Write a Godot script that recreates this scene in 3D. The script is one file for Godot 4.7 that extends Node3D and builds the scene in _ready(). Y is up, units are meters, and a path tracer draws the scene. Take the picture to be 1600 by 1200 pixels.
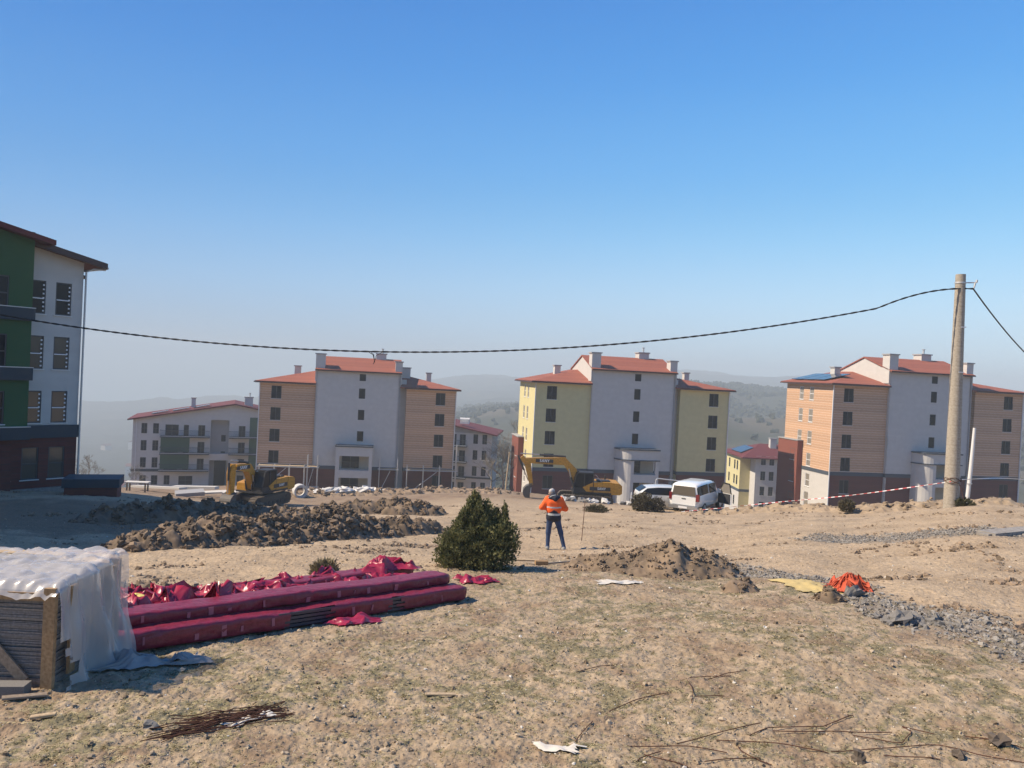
extends Node3D

# ---------------------------------------------------------------- shared state
var mats := {}
var tex := {}
var names := {}
var rng := RandomNumberGenerator.new()
var nz_a := FastNoiseLite.new()
var nz_b := FastNoiseLite.new()
var nz_c := FastNoiseLite.new()
var nz_d := FastNoiseLite.new()
const CAM_Y := 2.9

# terrain: metres below the eye at distances TD, for six bearings TC (x / distance)
const TD := [0.0, 5.0, 8.0, 11.0, 15.0, 22.0, 30.0, 40.0, 50.0, 62.0, 75.0, 100.0, 130.0, 200.0, 300.0, 500.0, 700.0, 900.0, 1500.0, 2500.0, 4500.0]
const TC := [-0.6, -0.3, 0.0, 0.22, 0.42, 0.65]
const TB := [
	[2.85, 2.9, 3.1, 3.5, 4.2, 5.1, 6.0, 7.3, 8.8, 10.8, 13.2, 18.0, 24.0, 40.0, 60.0, 95.0, 125.0, 145.0, 165.0, 150.0, 100.0],
	[2.85, 2.9, 3.1, 3.45, 4.0, 5.0, 6.0, 7.75, 9.5, 11.5, 13.0, 17.0, 22.0, 38.0, 58.0, 90.0, 115.0, 130.0, 145.0, 110.0, 60.0],
	[2.85, 2.9, 3.1, 3.4, 3.85, 5.05, 6.0, 7.2, 8.4, 10.0, 11.8, 15.4, 21.0, 34.0, 46.0, 44.0, 31.0, 46.0, 60.0, 10.0, -20.0],
	[2.85, 2.9, 3.05, 3.3, 3.75, 4.8, 5.7, 6.9, 8.2, 10.2, 12.8, 16.5, 22.5, 36.0, 38.0, 22.0, 26.0, 2.0, 25.0, -38.0, -75.0],
	[2.85, 2.9, 2.95, 3.15, 3.55, 4.3, 5.1, 6.3, 7.75, 10.2, 12.8, 16.5, 22.5, 36.0, 38.0, 22.0, 26.0, 2.0, 25.0, -38.0, -75.0],
	[2.85, 2.9, 2.9, 3.0, 3.3, 3.65, 4.25, 5.9, 8.2, 10.6, 12.9, 16.8, 22.0, 34.0, 38.0, 26.0, 20.0, 10.0, 20.0, -45.0, -75.0]]

func _ready() -> void:
	rng.seed = 20240131
	nz_a.seed = 11; nz_a.frequency = 1.0; nz_a.noise_type = FastNoiseLite.TYPE_SIMPLEX_SMOOTH; nz_a.fractal_octaves = 3
	nz_b.seed = 23; nz_b.frequency = 1.0; nz_b.noise_type = FastNoiseLite.TYPE_SIMPLEX; nz_b.fractal_type = FastNoiseLite.FRACTAL_NONE
	nz_c.seed = 37; nz_c.frequency = 1.0; nz_c.noise_type = FastNoiseLite.TYPE_PERLIN; nz_c.fractal_type = FastNoiseLite.FRACTAL_RIDGED; nz_c.fractal_octaves = 3
	nz_d.seed = 5; nz_d.frequency = 1.0; nz_d.noise_type = FastNoiseLite.TYPE_CELLULAR; nz_d.fractal_type = FastNoiseLite.FRACTAL_NONE
	nz_d.cellular_return_type = FastNoiseLite.RETURN_DISTANCE
	set_camera()
	set_sky()
	set_sun()
	make_materials()
	build_ground()
	build_far()
	build_blocks()
	build_site()
	build_scatter()

func set_camera() -> void:
	var cam := Camera3D.new()
	cam.name = "camera"
	cam.fov = 53.1301
	cam.near = 0.1
	cam.far = 9000.0
	cam.position = Vector3(0, CAM_Y, 0)
	cam.rotation_degrees = Vector3(-0.7, 0, 2.9)
	add_child(cam)
	cam.current = true

const SUN_TO := Vector3(-0.72, 0.70, 0.05)

func set_sky() -> void:
	# a clear winter sky: deep blue overhead, a pale hazy belt near the horizon, paler on the sun's side
	var w := 512
	var h := 256
	var im := Image.create(w, h, false, Image.FORMAT_RGBF)
	var els := [-90.0, -3.0, 0.0, 2.5, 6.0, 10.0, 15.0, 21.0, 28.0, 45.0, 90.0]
	var sun_side := [Color(.52, .63, .72), Color(.52, .63, .72), Color(.53, .65, .75), Color(.52, .67, .80), Color(.45, .66, .87), Color(.33, .59, .89), Color(.195, .465, .86), Color(.105, .345, .78), Color(.065, .25, .68), Color(.04, .16, .50), Color(.025, .10, .38)]
	var far_side := [Color(.16, .25, .40), Color(.16, .25, .40), Color(.17, .27, .43), Color(.175, .30, .50), Color(.16, .325, .60), Color(.13, .31, .65), Color(.09, .27, .65), Color(.055, .215, .60), Color(.036, .165, .52), Color(.03, .125, .42), Color(.025, .10, .38)]
	for j in h:
		var el := 90.0 - (j + 0.5) * 180.0 / h
		var k := 0
		while k < els.size() - 2 and el > els[k + 1]:
			k += 1
		var f := clampf((el - els[k]) / (els[k + 1] - els[k]), 0, 1)
		var ca: Color = (sun_side[k] as Color).lerp(sun_side[k + 1], f)
		var cb: Color = (far_side[k] as Color).lerp(far_side[k + 1], f)
		for i in w:
			var az := ((i + 0.5) / w - 0.5) * TAU
			var s := 0.5 + 0.5 * cos(az + PI / 2)
			var c := cb.lerp(ca, smoothstep(0.0, 1.0, s))
			var deep := smoothstep(3.0, 14.0, el)
			im.set_pixel(i, j, Color(c.r * lerpf(.95, .60, deep), c.g * lerpf(.97, .79, deep), c.b * lerpf(.92, .79, deep)))
	var pm := PanoramaSkyMaterial.new()
	pm.panorama = ImageTexture.create_from_image(im)
	var sky := Sky.new()
	sky.sky_material = pm
	var env := Environment.new()
	env.background_mode = Environment.BG_SKY
	env.sky = sky
	env.tonemap_mode = Environment.TONE_MAPPER_LINEAR
	env.tonemap_exposure = 1.5
	env.sdfgi_enabled = true
	env.ssao_enabled = true
	env.ssil_enabled = true
	env.fog_enabled = true
	env.fog_density = 0.0008
	env.fog_light_color = Color(0.94, 0.985, 1.0)
	var we := WorldEnvironment.new()
	we.name = "world_environment"
	we.environment = env
	add_child(we)

func set_sun() -> void:
	var sun := DirectionalLight3D.new()
	sun.name = "sun"
	sun.light_energy = 1.6
	sun.light_color = Color(1.0, 0.93, 0.83)
	sun.light_angular_distance = 0.5
	sun.shadow_enabled = true
	add_child(sun)
	sun.look_at_from_position(SUN_TO * 100.0, Vector3.ZERO, Vector3.UP)

# ---------------------------------------------------------------- materials
func noise_tex(key: String, size: int, freq: float, lo: Color, hi: Color, octaves := 4, kind := 3, normal := false, bump := 4.0) -> NoiseTexture2D:
	var n := FastNoiseLite.new()
	n.noise_type = kind as FastNoiseLite.NoiseType
	n.frequency = freq
	n.fractal_octaves = octaves
	n.seed = key.hash() % 1000
	var t := NoiseTexture2D.new()
	t.width = size
	t.height = size
	t.seamless = true
	t.noise = n
	if normal:
		t.as_normal_map = true
		t.bump_strength = bump
	else:
		var g := Gradient.new()
		g.set_color(0, lo)
		g.set_color(1, hi)
		t.color_ramp = g
	tex[key] = t
	return t

func mat(key: String, lin: Color, rough := 0.85, metal := 0.0, blotch := "", tile := 0.35) -> StandardMaterial3D:
	var m := StandardMaterial3D.new()
	m.albedo_color = lin.linear_to_srgb()
	m.roughness = rough
	m.metallic = metal
	if blotch != "":
		m.albedo_texture = tex[blotch]
		m.uv1_triplanar = true
		m.uv1_world_triplanar = true
		m.uv1_scale = Vector3.ONE * tile
	mats[key] = m
	return m

func glossy(key: String, lin: Color, rough: float, coat := 0.8) -> StandardMaterial3D:
	var m := mat(key, lin, rough)
	m.clearcoat_enabled = true
	m.clearcoat = coat
	m.clearcoat_roughness = 0.1
	return m

func make_materials() -> void:
	noise_tex("plaster", 512, 0.012, Color(.94, .94, .94), Color(1, 1, 1), 5)
	noise_tex("dirty", 512, 0.02, Color(.72, .70, .68), Color(1, 1, 1), 5)
	noise_tex("speck", 512, 0.09, Color(.78, .77, .76), Color(1, 1, 1), 3)
	noise_tex("soil", 1024, 0.035, Color(.76, .75, .73), Color(1, 1, 1), 6)
	noise_tex("grit", 1024, 0.14, Color(.62, .60, .58), Color(1, 1, 1), 3)
	noise_tex("soil_normal", 1024, 0.05, Color.BLACK, Color.WHITE, 5, 3, true, 7.0)
	noise_tex("film_normal", 512, 0.018, Color.BLACK, Color.WHITE, 4, 3, true, 9.0)
	noise_tex("wood", 512, 0.02, Color(.75, .72, .68), Color(1, 1, 1), 4)
	mat("white_plaster", Color(.54, .525, .495), .9, 0, "plaster", .25)
	mat("white_trim", Color(.62, .62, .61), .7)
	mat("beige_panel", Color(.42, .38, .30), .85, 0, "plaster", .4)
	mat("green_plaster", Color(.04, .105, .04), .9, 0, "plaster", .3)
	mat("sage_plaster", Color(.06, .12, .075), .9, 0, "plaster", .3)
	mat("yellow_plaster", Color(.60, .54, .285), .9, 0, "plaster", .25)
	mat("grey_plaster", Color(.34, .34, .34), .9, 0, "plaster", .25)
	mat("band_paint", Color(.05, .065, .085), .7)
	mat("slate_paint", Color(.028, .042, .055), .7)
	mat("brick_red", Color(.14, .04, .03), .9, 0, "speck", .9)
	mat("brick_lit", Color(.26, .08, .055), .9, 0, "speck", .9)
	mat("concrete", Color(.36, .34, .31), .9, 0, "dirty", .8)
	mat("pole_concrete", Color(.46, .42, .35), .9, 0, "dirty", 1.3)
	mat("grey_stone", Color(.22, .21, .195), .95, 0, "speck", 2.0)
	mat("verge", Color(.05, .025, .025), .6)
	mat("roof_red", Color(.15, .026, .028), .8, 0, "speck", .7)
	mat("solar", Color(.02, .03, .06), .15)
	mat("window_frame", Color(.05, .052, .056), .5)
	mat("window_white", Color(.72, .72, .72), .5)
	mat("tape_white", Color(.75, .76, .78), .5)
	var gl := mat("glass_dark", Color(.012, .014, .018), .06)
	gl.metallic_specular = .3
	var gl2 := mat("glass_brown_reflection", Color(.10, .085, .065), .12)  # brown reflection of sunlit ground put into the pane colour
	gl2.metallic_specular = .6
	var gl3 := mat("glass_blind", Color(.22, .20, .17), .3)
	gl3.metallic_specular = .5
	mat("rail_dark", Color(.03, .035, .045), .5)
	mat("steel", Color(.42, .42, .42), .45, .8)
	mat("galvanised", Color(.55, .55, .54), .5, .5)
	mat("rust", Color(.11, .042, .02), .9, 0, "speck", 6.0)
	mat("black_rubber", Color(.015, .015, .015), .8)
	mat("cable", Color(.012, .012, .013), .6)
	mat("digger_yellow", Color(.62, .31, .02), .45, 0, "dirty", .7)
	mat("digger_dark", Color(.025, .025, .027), .6)
	mat("track_mud", Color(.13, .105, .08), .95, 0, "dirty", 1.5)
	mat("bucket_steel", Color(.15, .14, .13), .7, .3, "dirty", 1.2)
	glossy("silver_paint", Color(.55, .57, .57), .35)
	glossy("white_paint", Color(.74, .74, .72), .35)
	mat("tail_red", Color(.16, .012, .014), .2)
	mat("plate_white", Color(.7, .7, .7), .5)
	mat("timber", Color(.42, .28, .15), .85, 0, "wood", 3.0)
	mat("timber_pale", Color(.55, .43, .28), .85, 0, "wood", 3.0)
	mat("timber_grey", Color(.33, .27, .21), .9, 0, "wood", 3.0)
	mat("board_grey", Color(.30, .28, .26), .8, 0, "dirty", 4.0)
	var film := mat("red_film", Color(.25, .016, .046), .42, 0, "dirty", 1.6)
	film.normal_enabled = true
	film.normal_texture = tex["film_normal"]
	film.normal_scale = .7
	film.rim_enabled = true
	film.rim = .15
	var film2 := mat("red_film_loose", Color(.30, .018, .052), .36)
	film2.backlight_enabled = true
	film2.backlight = Color(.30, .03, .07)
	mat("film_pale", Color(.34, .10, .135), .5)
	mat("pvc_dark", Color(.045, .042, .06), .4)
	mat("foam_yellow", Color(.68, .55, .16), .9)
	var pl := StandardMaterial3D.new()
	pl.albedo_color = Color(.86, .85, .84, .40)
	pl.transparency = BaseMaterial3D.TRANSPARENCY_ALPHA
	pl.roughness = .25
	mats["clear_plastic"] = pl
	mat("grey_sheet", Color(.27, .26, .25), .85)
	mat("white_sheet", Color(.55, .52, .46), .7)
	mat("straw_sheet", Color(.60, .47, .20), .9, 0, "speck", 3.0)
	mat("orange_mesh", Color(.45, .07, .025), .7)
	mat("hi_vis_orange", Color(.80, .11, .015), .7)
	mat("navy_cloth", Color(.012, .016, .035), .85)
	mat("jeans", Color(.025, .045, .10), .9)
	mat("reflective", Color(.45, .47, .47), .35)
	mat("skin", Color(.45, .27, .20), .6)
	mat("hair", Color(.10, .085, .075), .8)
	mat("sun_hat", Color(.50, .47, .44), .8)
	mat("shoe", Color(.22, .22, .21), .8)
	mat("white_bag", Color(.58, .56, .52), .7)
	mat("red_tape", Color(.50, .08, .08), .5)
	mat("bark", Color(.10, .08, .062), .95)
	mat("bark_pale", Color(.26, .225, .185), .95)
	mat("twig_pale", Color(.22, .19, .15), .95)
	mat("blue_panel", Color(.03, .09, .20), .6)
	for pr in [["orange_cladding", Color(.49, .30, .185), Color(.60, .47, .35)], ["roof_tile", Color(.29, .088, .05), Color(.16, .05, .032)], ["brick_rows", Color(.125, .036, .028), Color(.10, .04, .035)]]:
		lined(pr[0], pr[1], pr[2])
	var gm := StandardMaterial3D.new()
	gm.vertex_color_use_as_albedo = true
	gm.roughness = .97
	gm.albedo_texture = tex["soil"]
	gm.uv1_scale = Vector3(.31, .31, 1)
	gm.detail_enabled = true
	gm.detail_albedo = tex["grit"]
	gm.detail_blend_mode = BaseMaterial3D.BLEND_MODE_MUL
	gm.detail_uv_layer = BaseMaterial3D.DETAIL_UV_2
	gm.normal_enabled = true
	gm.normal_texture = tex["soil_normal"]
	gm.normal_scale = .9
	mats["ground"] = gm
	var vm := StandardMaterial3D.new()
	vm.vertex_color_use_as_albedo = true
	vm.roughness = .95
	mats["tinted"] = vm
	var vl := StandardMaterial3D.new()
	vl.vertex_color_use_as_albedo = true
	vl.roughness = .8
	vl.backlight_enabled = true
	vl.backlight = Color(.25, .3, .15)
	mats["leaf"] = vl

# fine horizontal boards or courses, too far away to be told apart: u along the wall, v up, in metres
func lined(key: String, face: Color, joint: Color) -> void:
	var n := FastNoiseLite.new()
	n.seed = key.hash() % 500
	n.frequency = .02
	n.fractal_octaves = 4
	var s := 512
	var rows := 16
	var im := Image.create(s, s, false, Image.FORMAT_RGB8)
	var r := RandomNumberGenerator.new()
	r.seed = key.hash() % 999
	for j in s:
		var row := j * rows / s
		var inrow := float(j * rows % s) / s
		r.seed = row * 77 + 5
		var tone := r.randf_range(.88, 1.06)
		for i in s:
			var v := n.get_noise_2d(i, j * 3) * .16 + tone
			var c := joint if inrow < .13 else face
			im.set_pixel(i, j, Color(c.r * v, c.g * v, c.b * v).clamp().linear_to_srgb())
	im.generate_mipmaps()
	var m := StandardMaterial3D.new()
	m.albedo_texture = ImageTexture.create_from_image(im)
	m.roughness = .88
	m.uv1_scale = Vector3(1.0 / 5.0, 1.0 / 5.0, 1)
	mats[key] = m

# ---------------------------------------------------------------- object helpers
func numbered(called: String) -> String:
	var k: int = names.get(called, 0)
	names[called] = k + 1
	return called if k == 0 else "%s_%03d" % [called, k]

func thing(called: String, label: String, category: String, at := Vector3.ZERO, turn := 0.0, group := "") -> Node3D:
	var o := Node3D.new()
	o.name = numbered(called)
	add_child(o)
	o.position = at
	o.rotation.y = turn
	tag(o, label, category, group)
	return o

func tag(o: Node, label: String, category: String, group := "") -> void:
	o.set_meta("label", label)
	o.set_meta("category", category)
	if group != "":
		o.set_meta("group", group)

func put(called: String, mesh: Mesh, m: Variant, parent: Node = null, at := Vector3.ZERO, rot := Vector3.ZERO) -> MeshInstance3D:
	var o := MeshInstance3D.new()
	o.mesh = mesh
	o.name = called if parent != null else numbered(called)
	if m != null:
		o.material_override = mats[m] if m is String else m
	(parent if parent != null else self as Node).add_child(o, true)
	o.position = at
	o.rotation = rot
	return o

func structure(o: Node) -> void:
	o.set_meta("kind", "structure")

func stuff(o: Node) -> void:
	o.set_meta("kind", "stuff")

# a collector of faces; every face is given its own normal and a uv in metres
class Shape:
	var st := SurfaceTool.new()
	var empty := true
	func _init() -> void:
		st.begin(Mesh.PRIMITIVE_TRIANGLES)
	func tri(a: Vector3, b: Vector3, c: Vector3) -> void:
		var n := (c - a).cross(b - a)
		if n.length_squared() < 1e-14:
			return
		n = n.normalized()
		var u := Vector3(n.z, 0, -n.x)
		u = u.normalized() if u.length() > .01 else Vector3.RIGHT
		var v := n.cross(u)
		if v.y < 0: v = -v
		for p in [a, b, c]:
			st.set_normal(n)
			st.set_uv(Vector2(u.dot(p), -v.dot(p)))
			st.add_vertex(p)
		empty = false
	# a, b, c, d run clockwise seen from outside
	func quad(a: Vector3, b: Vector3, c: Vector3, d: Vector3) -> void:
		tri(a, b, c)
		tri(a, c, d)
	func box(lo: Vector3, hi: Vector3, x := Transform3D.IDENTITY) -> void:
		var p: Array[Vector3] = []
		for k in 8:
			p.append(x * Vector3(hi.x if k & 1 else lo.x, hi.y if k & 2 else lo.y, hi.z if k & 4 else lo.z))
		quad(p[4], p[6], p[7], p[5])
		quad(p[1], p[3], p[2], p[0])
		quad(p[0], p[2], p[6], p[4])
		quad(p[5], p[7], p[3], p[1])
		quad(p[6], p[2], p[3], p[7])
		quad(p[0], p[4], p[5], p[1])
	# a box with chamfered long edges, along z from 0 to len
	func bar(a: Vector3, b: Vector3, w: float, h: float, up := Vector3.UP) -> void:
		var f := (b - a).normalized()
		var r := f.cross(up)
		r = r.normalized() if r.length() > .01 else Vector3.RIGHT
		var u := r.cross(f)
		box(Vector3(-w / 2, -h / 2, 0), Vector3(w / 2, h / 2, (b - a).length()), Transform3D(Basis(r, u, f), a))
	func tube(pts: PackedVector3Array, radii: Array, sides := 8, caps := true) -> void:
		var n := pts.size()
		var rings: Array = []
		var ref := Vector3.UP
		for i in n:
			var f := (pts[mini(i + 1, n - 1)] - pts[maxi(i - 1, 0)]).normalized()
			var r := f.cross(ref)
			if r.length() < .05:
				r = f.cross(Vector3.RIGHT)
			r = r.normalized()
			var u := r.cross(f)
			ref = u
			var rad: float = radii[mini(i, radii.size() - 1)]
			var ring := PackedVector3Array()
			for k in sides:
				var a := TAU * k / sides
				ring.append(pts[i] + (r * cos(a) + u * sin(a)) * rad)
			rings.append(ring)
		for i in n - 1:
			for k in sides:
				var k2 := (k + 1) % sides
				smooth_quad(rings[i][k], rings[i][k2], rings[i + 1][k2], rings[i + 1][k], pts[i], pts[i + 1])
		if caps:
			for k in range(1, sides - 1):
				tri(rings[0][0], rings[0][k + 1], rings[0][k])
				tri(rings[n - 1][0], rings[n - 1][k], rings[n - 1][k + 1])
	func smooth_quad(a: Vector3, b: Vector3, c: Vector3, d: Vector3, o1: Vector3, o2: Vector3) -> void:
		var q := [a, c, d, a, b, c]
		var o := [o1, o2, o2, o1, o1, o2]
		for i in 6:
			st.set_normal((q[i] - o[i]).normalized())
			st.set_uv(Vector2(q[i].x + q[i].z, -q[i].y))
			st.add_vertex(q[i])
		empty = false
	# a flat polygon (x, y) pushed from z0 to z1, under transform x
	func prism(poly: PackedVector2Array, z0: float, z1: float, x := Transform3D.IDENTITY) -> void:
		var idx := Geometry2D.triangulate_polygon(poly)
		for i in range(0, idx.size(), 3):
			var a := poly[idx[i]]
			var b := poly[idx[i + 1]]
			var c := poly[idx[i + 2]]
			if (b - a).cross(c - a) > 0:
				var s := b
				b = c
				c = s
			tri(x * Vector3(a.x, a.y, z1), x * Vector3(b.x, b.y, z1), x * Vector3(c.x, c.y, z1))
			tri(x * Vector3(a.x, a.y, z0), x * Vector3(c.x, c.y, z0), x * Vector3(b.x, b.y, z0))
		var area := 0.0
		for i in poly.size():
			area += poly[i].cross(poly[(i + 1) % poly.size()])
		for i in poly.size():
			var p := poly[i]
			var q := poly[(i + 1) % poly.size()]
			if area > 0:
				quad(x * Vector3(p.x, p.y, z1), x * Vector3(q.x, q.y, z1), x * Vector3(q.x, q.y, z0), x * Vector3(p.x, p.y, z0))
			else:
				quad(x * Vector3(p.x, p.y, z0), x * Vector3(q.x, q.y, z0), x * Vector3(q.x, q.y, z1), x * Vector3(p.x, p.y, z1))
	# a sloping slab: polygon of 3d points seen from above, clockwise, thick straight down
	func slab(pts: Array, thick: float) -> void:
		var dn := Vector3(0, -thick, 0)
		for i in range(1, pts.size() - 1):
			tri(pts[0], pts[i], pts[i + 1])
			tri(pts[0] + dn, pts[i + 1] + dn, pts[i] + dn)
		for i in pts.size():
			var p: Vector3 = pts[i]
			var q: Vector3 = pts[(i + 1) % pts.size()]
			quad(p, p + dn, q + dn, q)
	# an upright wall of width w and height h with holes (Rect2) and their reveals; o is its lower left corner
	func wall(o: Vector3, u: Vector3, w: float, h: float, holes: Array, depth := .14) -> void:
		var n := u.cross(Vector3.UP)
		var xs: Array = [0.0, w]
		var ys: Array = [0.0, h]
		for r in holes:
			xs.append(r.position.x); xs.append(r.end.x)
			ys.append(r.position.y); ys.append(r.end.y)
		xs.sort(); ys.sort()
		for i in xs.size() - 1:
			if xs[i + 1] - xs[i] < 1e-4: continue
			for j in ys.size() - 1:
				if ys[j + 1] - ys[j] < 1e-4: continue
				var mid := Vector2((xs[i] + xs[i + 1]) / 2, (ys[j] + ys[j + 1]) / 2)
				var open := false
				for r in holes:
					if r.has_point(mid): open = true
				if open: continue
				var a: Vector3 = o + u * xs[i] + Vector3.UP * ys[j]
				var b: Vector3 = o + u * xs[i] + Vector3.UP * ys[j + 1]
				var c: Vector3 = o + u * xs[i + 1] + Vector3.UP * ys[j + 1]
				var d: Vector3 = o + u * xs[i + 1] + Vector3.UP * ys[j]
				quad(a, b, c, d)
		for r in holes:
			var a: Vector3 = o + u * r.position.x + Vector3.UP * r.position.y
			var b: Vector3 = o + u * r.position.x + Vector3.UP * r.end.y
			var c: Vector3 = o + u * r.end.x + Vector3.UP * r.end.y
			var d: Vector3 = o + u * r.end.x + Vector3.UP * r.position.y
			var k := -n * depth
			quad(a, a + k, b + k, b)
			quad(b, b + k, c + k, c)
			quad(c, c + k, d + k, d)
			quad(d, d + k, a + k, a)
	func mesh() -> ArrayMesh:
		return st.commit()

func box_mesh(lo: Vector3, hi: Vector3) -> ArrayMesh:
	var s := Shape.new()
	s.box(lo, hi)
	return s.mesh()

# ---------------------------------------------------------------- ground
func cr(a: float, b: float, c: float, d: float, t: float) -> float:
	return b + .5 * t * (c - a + t * (2 * a - 5 * b + 4 * c - d + t * (3 * (b - c) + d - a)))

# the bare lie of the land
func land(x: float, z: float) -> float:
	var r := sqrt(x * x + z * z)
	var an := clampf(atan2(x, -z), -.75, .75)
	var t := tan(an)
	var d := r * cos(an)
	var i := 0
	while i < 19 and d >= TD[i + 1]:
		i += 1
	var f := minf(1.0, (d - TD[i]) / (TD[i + 1] - TD[i]))
	var j := 0
	while j < 4 and t > TC[j + 1]:
		j += 1
	var cf := clampf((t - TC[j]) / (TC[j + 1] - TC[j]), 0, 1)
	cf = cf * cf * (3 - 2 * cf)
	var p: Array = TB[j]
	var q: Array = TB[j + 1]
	var i0 := maxi(i - 1, 0)
	var i3 := mini(i + 2, 20)
	var y := CAM_Y - (cr(p[i0], p[i], p[i + 1], p[i3], f) * (1 - cf) + cr(q[i0], q[i], q[i + 1], q[i3], f) * cf)
	if z > 0.0:
		# unseen rise added behind the viewer so the lit haze reaches higher
		var up := .05 + minf(z * .10, 60.0)
		y = lerpf(y, up, smoothstep(0.0, 60.0, z))
	return y

const NEAR_EDGE := [[-12.0, -8.8], [-8.0, -9.5], [-4.0, -10.6], [-1.0, -13.2], [1.5, -18.0], [3.2, -18.6], [5.0, -16.6], [5.9, -13.0], [6.5, -9.4], [7.5, -6.0], [9.0, -3.0], [14.0, 0.0]]
# 1 on the trampled grassy ground nearest the eye, 0 on the driven dirt beyond it
func near_turf(x: float, z: float) -> float:
	var k := 0
	while k < NEAR_EDGE.size() - 2 and x > NEAR_EDGE[k + 1][0]:
		k += 1
	var f := clampf((x - NEAR_EDGE[k][0]) / (NEAR_EDGE[k + 1][0] - NEAR_EDGE[k][0]), 0, 1)
	var zb: float = lerpf(NEAR_EDGE[k][1], NEAR_EDGE[k + 1][1], f)
	return smoothstep(-1.2, 1.0, z - zb + nz_a.get_noise_2d(x * .35, z * .35) * 2.2)

# loose grey stone lies in two strips beside the road
func gravel(x: float, z: float) -> float:
	var a := 0.0
	for s in [[4.3, -16.6, 5.6, -12.8, .75], [5.6, -12.8, 5.9, -10.6, .55], [5.9, -10.6, 6.7, -8.6, .9], [9.6, -22.0, 14.5, -19.0, 1.3], [14.5, -19.0, 20.0, -17.5, 1.8]]:
		var p := Vector2(x, z)
		var q := Geometry2D.get_closest_point_to_segment(p, Vector2(s[0], s[1]), Vector2(s[2], s[3]))
		a = maxf(a, 1.0 - smoothstep(.35, 1.25, p.distance_to(q) / s[4] + nz_a.get_noise_2d(x * .8, z * .8) * .5))
	return a

func ground_y(x: float, z: float) -> float:
	var y := land(x, z)
	var r := sqrt(x * x + z * z)
	if r < 130.0:
		y += nz_a.get_noise_2d(x * .11, z * .11) * .13 * smoothstep(4, 16, r)
		var turf := near_turf(x, z)
		y += nz_a.get_noise_2d(x * .7, z * .7) * .035
		y += nz_b.get_noise_2d(x * 2.6, z * 2.6) * .011
		if r < 45.0:
			y += nz_a.get_noise_2d(x * 5.5 + 30, z * 5.5) * .016 * (.4 + .6 * turf)
			y += nz_b.get_noise_2d(x * 15, z * 15) * .006 * (.4 + .6 * turf)
			# wheel ruts run across the driven ground
			y += (1.0 - turf) * nz_c.get_noise_2d(x * .16 + z * .05, z * 1.25 + x * .12) * .06
	else:
		y += nz_a.get_noise_2d(x * .004, z * .004) * 14.0 * smoothstep(130, 600, r)
		y += nz_a.get_noise_2d(x * .02, z * .02) * 2.5 * smoothstep(130, 400, r)
	return y

func ground_tint(x: float, z: float) -> Color:
	var r := sqrt(x * x + z * z)
	if r < 150.0:
		var turf := near_turf(x, z)
		var n1 := nz_a.get_noise_2d(x * .5 + 7, z * .5)
		var n2 := nz_b.get_noise_2d(x * 2.1, z * 2.1)
		var n3 := nz_a.get_noise_2d(x * 3.3, z * 3.3 + 9)
		var dirt := Color(.72, .565, .385).lerp(Color(.57, .44, .295), clampf(.5 + n1 * 1.1 + n3 * .35, 0, 1))
		var streak := nz_c.get_noise_2d(x * .16 + z * .05, z * 1.25 + x * .12)
		dirt = dirt.lerp(Color(.40, .295, .19), clampf((.15 - streak) * .8 + nz_a.get_noise_2d(x * .22, z * .3 + 20) * .6, 0, .7))
		var soil := Color(.52, .405, .275).lerp(Color(.66, .53, .37), clampf(.5 + n1 + n2 * .4, 0, 1))
		soil = soil.lerp(Color(.27, .245, .14), clampf((n3 + n1 * .9 - .08) * 2.4, 0, .85))
		soil = soil.lerp(Color(.36, .25, .16), clampf((nz_a.get_noise_2d(x * .9 + 50, z * .9) - .12) * 2.5, 0, .7))
		var c := dirt.lerp(soil, turf)
		c = c.lerp(Color(.36, .325, .28), gravel(x, z) * .75)
		# churned yard soil, tinted darker to deepen the shadow lying on it
		var dug := Vector2((x + 15.0) / 8.5, (z + 26.0) / 7.5).length() + nz_a.get_noise_2d(x * .5, z * .5) * .35  # mask of the painted yard shade
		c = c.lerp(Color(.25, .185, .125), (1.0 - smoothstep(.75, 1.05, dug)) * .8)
		var brown := Color(.36, .25, .165).lerp(Color(.48, .36, .24), clampf(.5 + n1 * 1.5, 0, 1))
		c = c.lerp(brown, smoothstep(46, 66, r))
		c = Color(c.r * 1.16, c.g * 1.16, c.b * 1.16)
		return c
	var m := nz_a.get_noise_2d(x * .006 + 3, z * .006)
	var green := Color(.075, .085, .038).lerp(Color(.16, .13, .075), clampf(.5 + m * 1.8, 0, 1))
	var wood := Color(.035, .048, .026)
	var c2 := green.lerp(wood, forest(x, z))
	return Color(.36, .25, .165).lerp(c2, smoothstep(150, 210, r))

func forest(x: float, z: float) -> float:
	var r := sqrt(x * x + z * z)
	return smoothstep(-.1, .15, nz_a.get_noise_2d(x * .0045, z * .0045) + smoothstep(640, 800, r) * .55 - .12)

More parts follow.
